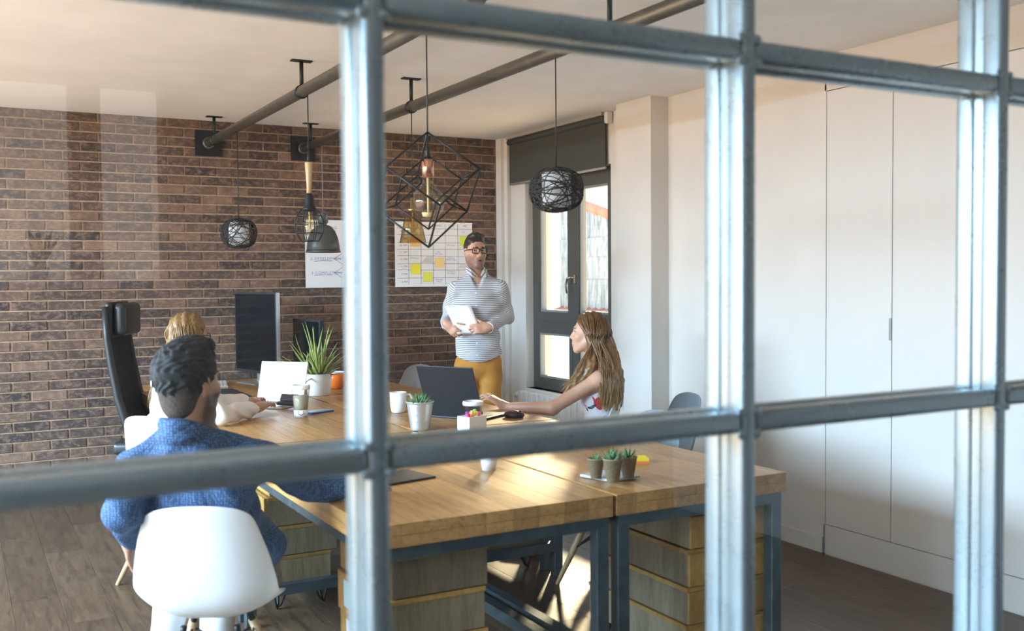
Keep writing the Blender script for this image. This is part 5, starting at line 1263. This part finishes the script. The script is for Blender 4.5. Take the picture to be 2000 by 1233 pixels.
for k in range(520):
    th = r.uniform(-2.75, 2.75); el = r.uniform(0.05, 1.35)                      # th=0 at the back of the head
    rr = np.array((0.085, 0.107, 0.098)); d = np.array([math.sin(th)*math.cos(el), -math.cos(th)*math.cos(el), math.sin(el)])
    s0 = np.array([0, -0.018, 0.036])+d*rr
    if s0[1] > 0.045 and s0[2] < 0.085: continue
    sd = 1 if d[0] > 0 else -1; back = max(0.0, math.cos(th))
    s1 = np.array([sd*min(0.108, abs(d[0])*0.125+0.02), -0.030-0.098*back, -0.045]); q0, q1 = P(*s0), P(*s1)
    front = back < 0.2 and abs(th) > 1.6 and r.random() < 0.5
    dzf = (-0.075-0.05*r.random())*(1 if sd < 0 else -1)                             # her left side is nearer the camera
    if front: e1 = Pw(1138+r.uniform(-14, 14), 722+r.uniform(-6, 6), dzf*1.2); e2 = Pw(1110+r.uniform(-18, 20), 762+r.uniform(-12, 14), dzf*1.3)
    else: xx = r.uniform(1172, 1214); e1 = Pw(xx, 728+r.uniform(-10, 10), -0.172 if xx < 1205 else dzf); e2 = Pw(xx+r.uniform(-8, 6), 788+r.uniform(-25, 16), -0.180 if xx < 1205 else dzf)
    pts = catmull([q0, q0*0.5+q1*0.5+(hM @ np.array([sd*0.022, -0.012*back, 0.0])), q1, e1, e2], 18); ph = r.uniform(0, 6.28); am = r.uniform(0.004, 0.012); pts2 = []
    for i, p_ in enumerate(pts):
        t = i/17; pts2.append(p_+CR*am*t*t*math.sin(t*9+ph)+CF*am*t*t*math.cos(t*9+ph))
    paths.append(pts2)
strand_hair(wom, None, paths, M_LONG, base, 0.0021)

# ================================================================== the woman in the white blouse
Z0 = 5.22; Pb = lambda px, py, dz=0.0: at(px, py, Z0+dz)
base = Pb(345, 860, 0.0); base[2] = 0.0
blo = person('blonde woman in a white blouse and glasses typing on the white laptop, seen from behind', base)
fw = unit(CR*0.62+CF*0.78); hS = 0.93; hM = frame(unit(fw-UP*0.12)); hC = Pb(371, 657, 0.0); bR = frame(fw)
M_SKB = skin('skin_fair', (0.55, 0.31, 0.21), (0.5, 0.27, 0.18), (0.45, 0.14, 0.13))
neck = Pb(352, 722, -0.03); sL, sR = Pb(318, 752, 0.13), Pb(380, 755, -0.14)
wL, wR = atz(486, 786, T+0.055), atz(505, 796, T+0.050); eL, eR = atz(432, 795, T+0.05)+CF*0.10, atz(428, 812, T+0.055)
hp = Pb(330, 868, -0.02); kn = [hp+fw*0.42+bR[:, 0]*0.1-UP*0.0, hp+fw*0.42-bR[:, 0]*0.1]
an = [k+fw*0.03 for k in kn]
for a_ in an: a_[2] = 0.09
al = [base, eL, eR, wL, wR, kn[0], kn[1], hC, sL, sR, hp]; lo = np.minimum.reduce(al)-0.24; hi = np.maximum.reduce(al)+0.24; lo[2] = 0.0; hi[2] = 1.42
V = Vol(lo, hi, 0.0065)
P = head(V, hC, hM, hS, True); V.cap(P(0, -0.018, -0.05), neck, 0.042, 0.046, 0.03)
V.ell(Pb(348, 775, -0.02), (0.145, 0.092, 0.15), bR, 0.05); V.ell(Pb(338, 825, -0.02), (0.125, 0.09, 0.13), bR, 0.05); V.ell(hp, (0.16, 0.12, 0.11), bR, 0.05)
for s_, e_, w_ in ((sL, eL, wL), (sR, eR, wR)): V.cap(neck-UP*0.02, s_, 0.042, 0.043, 0.04); V.cap(s_, e_, 0.042, 0.036, 0.03); V.cap(e_, w_, 0.034, 0.023, 0.02)
for i, k_ in enumerate(kn):
    q = hp+bR[:, 0]*(0.09 if i == 0 else -0.09); V.cap(q, k_, 0.078, 0.055, 0.03); V.cap(k_, an[i], 0.05, 0.034, 0.02); V.cap(an[i]-UP*0.045, an[i]-UP*0.05+fw*0.14, 0.035, 0.028, 0.02)
lapd = unit(atz(545, 778, T)-atz(495, 790, T))
hand(V, wL, lapd+UP*0.12, UP, bR[:, 0], (0.10, 0.50), 0.90); hand(V, wR, lapd*0.95-CF*0.15+UP*0.10, UP, -bR[:, 0], (0.12, 0.50), 0.92)
me = V.mesh('body', base); zones(me, base, hC, hM, hS, 0.0); link('body', me, M_SKB, blo)
spectacles(blo, P, hM, M_FRAMEG)
L = local(P, hM, blo); eyes(blo, P, hM, hS, (0.06, 0.06, 0.05), 0.0, mat('fair_brow', (0.18, 0.11, 0.05), 0.7))
q_ = wR+unit(lapd)*0.085+UP*0.018; MB().tube([Vector(q_-base+np.array([0.010*math.cos(t*0.63), 0.003*math.sin(t*0.63), 0.010*math.sin(t*0.63)])) for t in range(10)], 0.0018, 6, closed=True).build('ring', M_CHROME, blo)
V = Vol(lo+np.array([0, 0, 0.45]), np.array([hi[0], hi[1], neck[2]+0.03]), 0.0065)
V.ell(Pb(348, 775, -0.02), (0.160, 0.108, 0.16), bR, 0.05); V.ell(Pb(338, 825, -0.02), (0.148, 0.112, 0.14), bR, 0.05); V.ell(hp+UP*0.03, (0.175, 0.13, 0.10), bR, 0.05)
for s_, e_, w_ in ((sL, eL, wL), (sR, eR, wR)):
    V.cap(neck-UP*0.03, s_, 0.055, 0.055, 0.04); V.cap(s_, e_, 0.054, 0.050, 0.03); V.cap(e_, w_+(e_-w_)*0.25, 0.047, 0.044, 0.02); V.cap(w_+(e_-w_)*0.28, w_+(e_-w_)*0.10, 0.042, 0.028, 0.015)
V.ripple(lambda X, Y_, Z_: 0.005*np.sin(60*X-30*Y_+22*Z_+3*np.sin(22*Z_+16*X)))
V.F = np.maximum(V.F, (T+0.002-V.ax[2][None, None, :])*np.where((V.ax[0][:, None, None] > 1.03), 1, 0)-np.where((V.ax[0][:, None, None] > 1.03), 0, 10)).astype(np.float32)
M_BLOUSE = mat('white_blouse', (0.82, 0.80, 0.78), 0.85); link('blouse', V.mesh('blouse', base), M_BLOUSE, blo)
V = Vol(np.array([lo[0], lo[1], 0.0]), np.array([hi[0], hi[1], 0.75]), 0.009)
V.ell(hp, (0.168, 0.128, 0.115), bR, 0.05)
for i, k_ in enumerate(kn): q = hp+bR[:, 0]*(0.09 if i == 0 else -0.09); V.cap(q, k_, 0.088, 0.066, 0.03); V.cap(k_, an[i], 0.06, 0.046, 0.02)
V.half((0, 0, 0.09), (0, 0, -1)); M_JEAN = mat('dark_jeans', (0.03, 0.045, 0.08), 0.85); link('trousers', V.mesh('trousers', base), M_JEAN, blo)
M_BLOND = hair_mat('blonde_hair', ((0.055, 0.028, 0.010), (0.21, 0.115, 0.038), (0.46, 0.29, 0.12)), (75, 75, 5))
V = Vol(hC-np.array([0.2, 0.2, 0.34]), hC+np.array([0.2, 0.2, 0.17]), 0.005)
V.ell(P(0, -0.020, 0.036), np.array((0.090, 0.110, 0.098))*hS, hM, 0.0); V.half(P(0, 0.055, 0.055), hM @ np.array([0, 1.0, -0.75]))
V.ell(P(0, -0.045, -0.05), np.array((0.086, 0.075, 0.11))*hS, hM, 0.03); V.cap(P(0, -0.062, -0.08), P(0, -0.085, -0.20), 0.070, 0.055, 0.03)
V.cap(P(-0.075, -0.05, -0.08), P(-0.11, -0.075, -0.27), 0.035, 0.016, 0.02); V.cap(P(0.08, -0.03, -0.06), P(0.085, -0.01, -0.20), 0.030, 0.018, 0.02)
V.ripple(lambda X, Y_, Z_: 0.003*np.sin(150*(X*CR[0]+Y_*CR[1])+4*np.sin(14*Z_)))
link('hair', V.mesh('hair', base), M_BLOND, blo)
r = random.Random(5); paths = []
for k in range(380):
    th = r.uniform(-2.2, 2.2); el = r.uniform(0.05, 1.45); d = np.array([math.sin(th)*math.cos(el), -math.cos(th)*math.cos(el), math.sin(el)]); s0 = np.array([0, -0.018, 0.036])+d*np.array((0.085, 0.108, 0.099))
    if s0[1] > 0.045 and s0[2] < 0.085: continue
    sd = 1 if d[0] > 0 else -1; back = max(0.0, math.cos(th)); s1 = np.array([sd*min(0.09, abs(d[0])*0.10+0.015), -0.02-0.09*back, -0.05]); s2 = s1+np.array([sd*0.012, -0.012, -0.08]); s3 = s1+np.array([sd*(0.0+0.03*r.random()), -0.015+0.02*r.random(), -0.17-0.06*r.random()])
    paths.append(catmull([P(*s0), P(*((s0+s1)/2+np.array([sd*0.018, -0.012*back, 0]))), P(*s1), P(*s2), P(*s3)], 14))
for k in range(40):
    e = r.uniform(-12, 12); paths.append(catmull([P(-0.085, -0.05, -0.05), Pb(322+e*0.5, 722, 0.0), Pb(306+e, 760, -0.02+r.uniform(-.02, .02)), Pb(300+e, 778+r.uniform(0, 22), -0.03)], 12))
strand_hair(blo, None, paths, M_BLOND, base, 0.0024)

# ================================================================== the man in the blue shirt
Z0 = 2.92; Pg = lambda px, py, dz=0.0: at(px, py, Z0+dz)
base = Pg(400, 1150, 0.12); base[2] = 0.0
gm = person('dark-haired bearded man in a blue textured shirt, seen from behind on the white chair', base)
fw = unit(CF*0.90+CR*0.43); hS = 0.97; hM = frame(unit(fw+UP*0.05)); hC = Pg(369, 750, 0.03); bF = unit(CF*0.96+CR*0.28); bR = frame(bF)
M_SKG = skin('skin_tan', (0.46, 0.245, 0.155), (0.030, 0.020, 0.016), (0.36, 0.12, 0.10))
neck = Pg(380, 846, 0.05); sL, sR = Pg(262, 915, 0.03), Pg(510, 900, 0.15)
eL, wL = Pg(242, 1005, 0.05), Pg(253, 1050, 0.27)
eR = atz(612, 946, T+0.055); wR = atz(672, 950, T+0.045)
hp = np.array([0.745, 3.29, 0.575]); bF2 = unit([math.sin(math.radians(10)), math.cos(math.radians(10)), 0]); kn = [hp+bF2*0.42+bR[:, 0]*0.03-UP*0.02, hp+bF2*0.43-bR[:, 0]*0.14-UP*0.02]
an = [kn[0]-bF*0.10, kn[1]-bF*0.18]
for a_ in an: a_[2] = 0.10
al = [base, eL, eR, wL, wR, kn[0], kn[1], hC, sL, sR, hp]; lo = np.minimum.reduce(al)-0.26; hi = np.maximum.reduce(al)+0.26; lo[2] = 0.0; hi[2] = 1.40
V = Vol(lo, hi, 0.006)
P = head(V, hC, hM, hS); V.cap(P(0, -0.022, -0.05), neck, 0.054, 0.060, 0.03)
V.ell(Pg(385, 945, 0.15), (0.165, 0.095, 0.17), bR, 0.05); V.ell(Pg(400, 1035, 0.32), (0.14, 0.09, 0.16), bR, 0.05); V.ell(hp, (0.140, 0.10, 0.11), bR, 0.05)
for s_, e_, w_ in ((sL, eL, wL), (sR, eR, wR)): V.cap(neck-UP*0.04, s_, 0.048, 0.040, 0.05); V.cap(s_, e_, 0.040, 0.036, 0.03); V.cap(e_, w_, 0.036, 0.028, 0.02)
for i, k_ in enumerate(kn):
    q = hp+bR[:, 0]*(0.06 if i == 0 else -0.09); V.cap(q, k_, 0.072, 0.055, 0.03); V.cap(k_, an[i], 0.054, 0.038, 0.02); V.cap(an[i]-UP*0.05, an[i]-UP*0.055+bF*0.14, 0.038, 0.03, 0.02)
hand(V, wL, -UP*0.85+CF*0.35, -CR, CF*0.9, (0.25, 0.35), 1.0); hand(V, wR, CR*0.85+CF*0.4, UP, CF, (0.15, 0.3), 1.0)
me = V.mesh('body', base); zones(me, base, hC, hM, hS, 1.5); link('body', me, M_SKG, gm)
M_BLKH = hair_mat('black_hair', ((0.003, 0.004, 0.005), (0.010, 0.012, 0.014), (0.040, 0.045, 0.050)), (70, 70, 50)); M_BLKH.node_tree.nodes['Principled BSDF'].inputs['Roughness'].default_value = 0.72
eyes(gm, P, hM, hS, (0.05, 0.03, 0.02), 0.0, M_BLKH)
V = Vol(hC-0.17, hC+0.18, 0.0035)
V.ell(P(0, -0.018, 0.040), np.array((0.083, 0.106, 0.098))*hS, hM, 0.0); V.half(P(0, 0.030, 0.012), hM @ np.array([0, 0.70, -1.0]))
V.ell(P(0, 0.035, 0.112), np.array((0.06, 0.05, 0.028))*hS, hM, 0.03)
hl = lambda X, Y_, Z_: 0.0022*np.sin(120*(X+0.5*Z_)+4*np.sin(58*Y_+30*Z_))+0.0022*np.sin(260*(Y_-0.4*X)+5*np.sin(90*Z_)); V.ripple(hl)
link('hair', V.mesh('hair', base), M_BLKH, gm)
V = Vol(hC-0.17, hC+0.18, 0.0035)                                            # the clipped sides and nape
V.ell(P(0, -0.016, 0.030), np.array((0.0765, 0.0985, 0.094))*hS, hM, 0.0); V.ell(P(0, -0.045, -0.045), np.array((0.058, 0.050, 0.060))*hS, hM, 0.03); V.half(P(0, 0.028, 0.0), hM @ np.array([0, 1.0, -0.18])); V.half(P(0, -0.05, -0.092), hM @ np.array([0, 0.25, -1.0])); V.half(P(0, 0, 0.06), hM @ np.array([0, 0, 1.0]))
for q in (-1, 1): V.ell(P(q*0.080, -0.004, -0.008), np.array((0.020, 0.021, 0.034))*hS, hM, 0.0, 'cut')
M_FADE = mat('clipped_hair', (0.035, 0.030, 0.027), 0.7); N = NT(M_FADE); N.base(N.ramp(N.noise(N.coords(), 220, 2), [(0.3, (0.018, 0.017, 0.017)), (0.75, (0.11, 0.075, 0.055))]))
link('clipped_hair', V.mesh('clipped_hair', base), M_FADE, gm)
V = Vol(lo+np.array([0, 0, 0.46]), np.array([hi[0], hi[1], neck[2]+0.06]), 0.006)
V.ell(Pg(385, 942, 0.145), (0.190, 0.118, 0.170), bR, 0.05); V.ell(Pg(404, 1015, 0.32), (0.180, 0.115, 0.17), bR, 0.06); V.ell(Pg(455, 1060, 0.36), (0.12, 0.105, 0.17), bR, 0.05); V.ell(hp+UP*0.05+bF*0.06, (0.175, 0.115, 0.11), bR, 0.05)
for s_, e_, w_ in ((sL, eL, wL), (sR, eR, wR)):
    V.cap(neck-UP*0.035, s_, 0.072, 0.062, 0.06); V.cap(s_, e_, 0.059, 0.054, 0.03); V.cap(e_, w_+(e_-w_)*0.10, 0.052, 0.042, 0.02)
V.cap(neck-UP*0.02, P(0, -0.032, -0.118), 0.068, 0.066, 0.015)
V.ripple(lambda X, Y_, Z_: 0.006*np.sin(24*Z_+13*X+2.5*np.sin(11*X+8*Y_))+0.004*np.sin(46*(X-Y_)+3*np.sin(16*Z_)))
V.half(P(0, -0.030, -0.110), hM @ np.array([0, 0.45, 1.0])); V.half((0, 0, 0.50), (0, 0, -1))
M_BLUESH = mat('blue_textured_shirt', (0.06, 0.16, 0.36), 0.85); N = NT(M_BLUESH); co = N.coords('Object', (1, 1, 1))
wv = N.n('ShaderNodeTexVoronoi', feature='F1'); wv.inputs['Scale'].default_value = 135; wv.inputs['Randomness'].default_value = 0.35; N.l(co, wv.inputs['Vector'])
N.base(N.ramp(wv.outputs['Distance'], [(0.15, (0.12, 0.22, 0.38)), (0.40, (0.055, 0.12, 0.25)), (0.62, (0.022, 0.058, 0.14))])); N.bump(wv.outputs['Distance'], 0.5, 0.004)
shb = link('shirt', V.mesh('shirt', base), M_BLUESH, gm)
b = MB(); vs = []; nn = 15                                                    # fold-down collar round the back of the neck
for i in range(nn):
    a = math.radians(-150+300*i/(nn-1)); cs1 = np.array([0.066*math.sin(a), -0.034-0.064*math.cos(a), -0.112+0.010*math.cos(a)]); cs2 = np.array([0.082*math.sin(a), -0.036-0.082*math.cos(a), -0.155-0.004*math.cos(a)])
    vs += [P(*cs1)-base, P(*cs2)-base]
b.add(vs, [(2*i, 2*i+2, 2*i+3, 2*i+1) for i in range(nn-1)], True); o = b.build('collar', M_BLUESH, shb); s = o.modifiers.new('solid', 'SOLIDIFY'); s.thickness = 0.006
V = Vol(np.array([lo[0], lo[1], 0.0]), np.array([hi[0], hi[1], 0.78]), 0.008)
V.ell(hp-bR[:, 0]*0.01, (0.150, 0.115, 0.11), bR, 0.05)
for i, k_ in enumerate(kn): q = hp+bR[:, 0]*(0.055 if i == 0 else -0.09); V.cap(q, k_, 0.080, 0.068, 0.03); V.cap(k_, an[i], 0.064, 0.054, 0.02)
V.ripple(lambda X, Y_, Z_: 0.004*np.sin(30*Z_+12*X)); V.half((0, 0, 0.10), (0, 0, -1)); V.half((0, 0, 0.66), (0, 0, 1))
link('trousers', V.mesh('trousers', base), mat('white_chinos', (0.70, 0.71, 0.72), 0.85), gm)
for a_ in an:
    V = Vol(a_-0.22, a_+0.22, 0.008); V.cap(a_-UP*0.052-bF*0.03, a_-UP*0.058+bF*0.16, 0.048, 0.040, 0.02); V.cap(a_, a_-UP*0.05, 0.045, 0.045, 0.02); V.half((0, 0, 0.002), (0, 0, -1))
    link('shoe', V.mesh('shoe', base), mat('grey_shoe', (0.25, 0.26, 0.28), 0.6), gm)
MB().tube([Vector(wL-base+0.031*(np.array([math.cos(t*0.42), math.sin(t*0.42), 0.15*math.cos(t*0.42)]))) for t in range(15)], 0.004, 6, closed=True).build('bracelet', mat('pale_bracelet', (0.7, 0.62, 0.5), 0.6), gm)
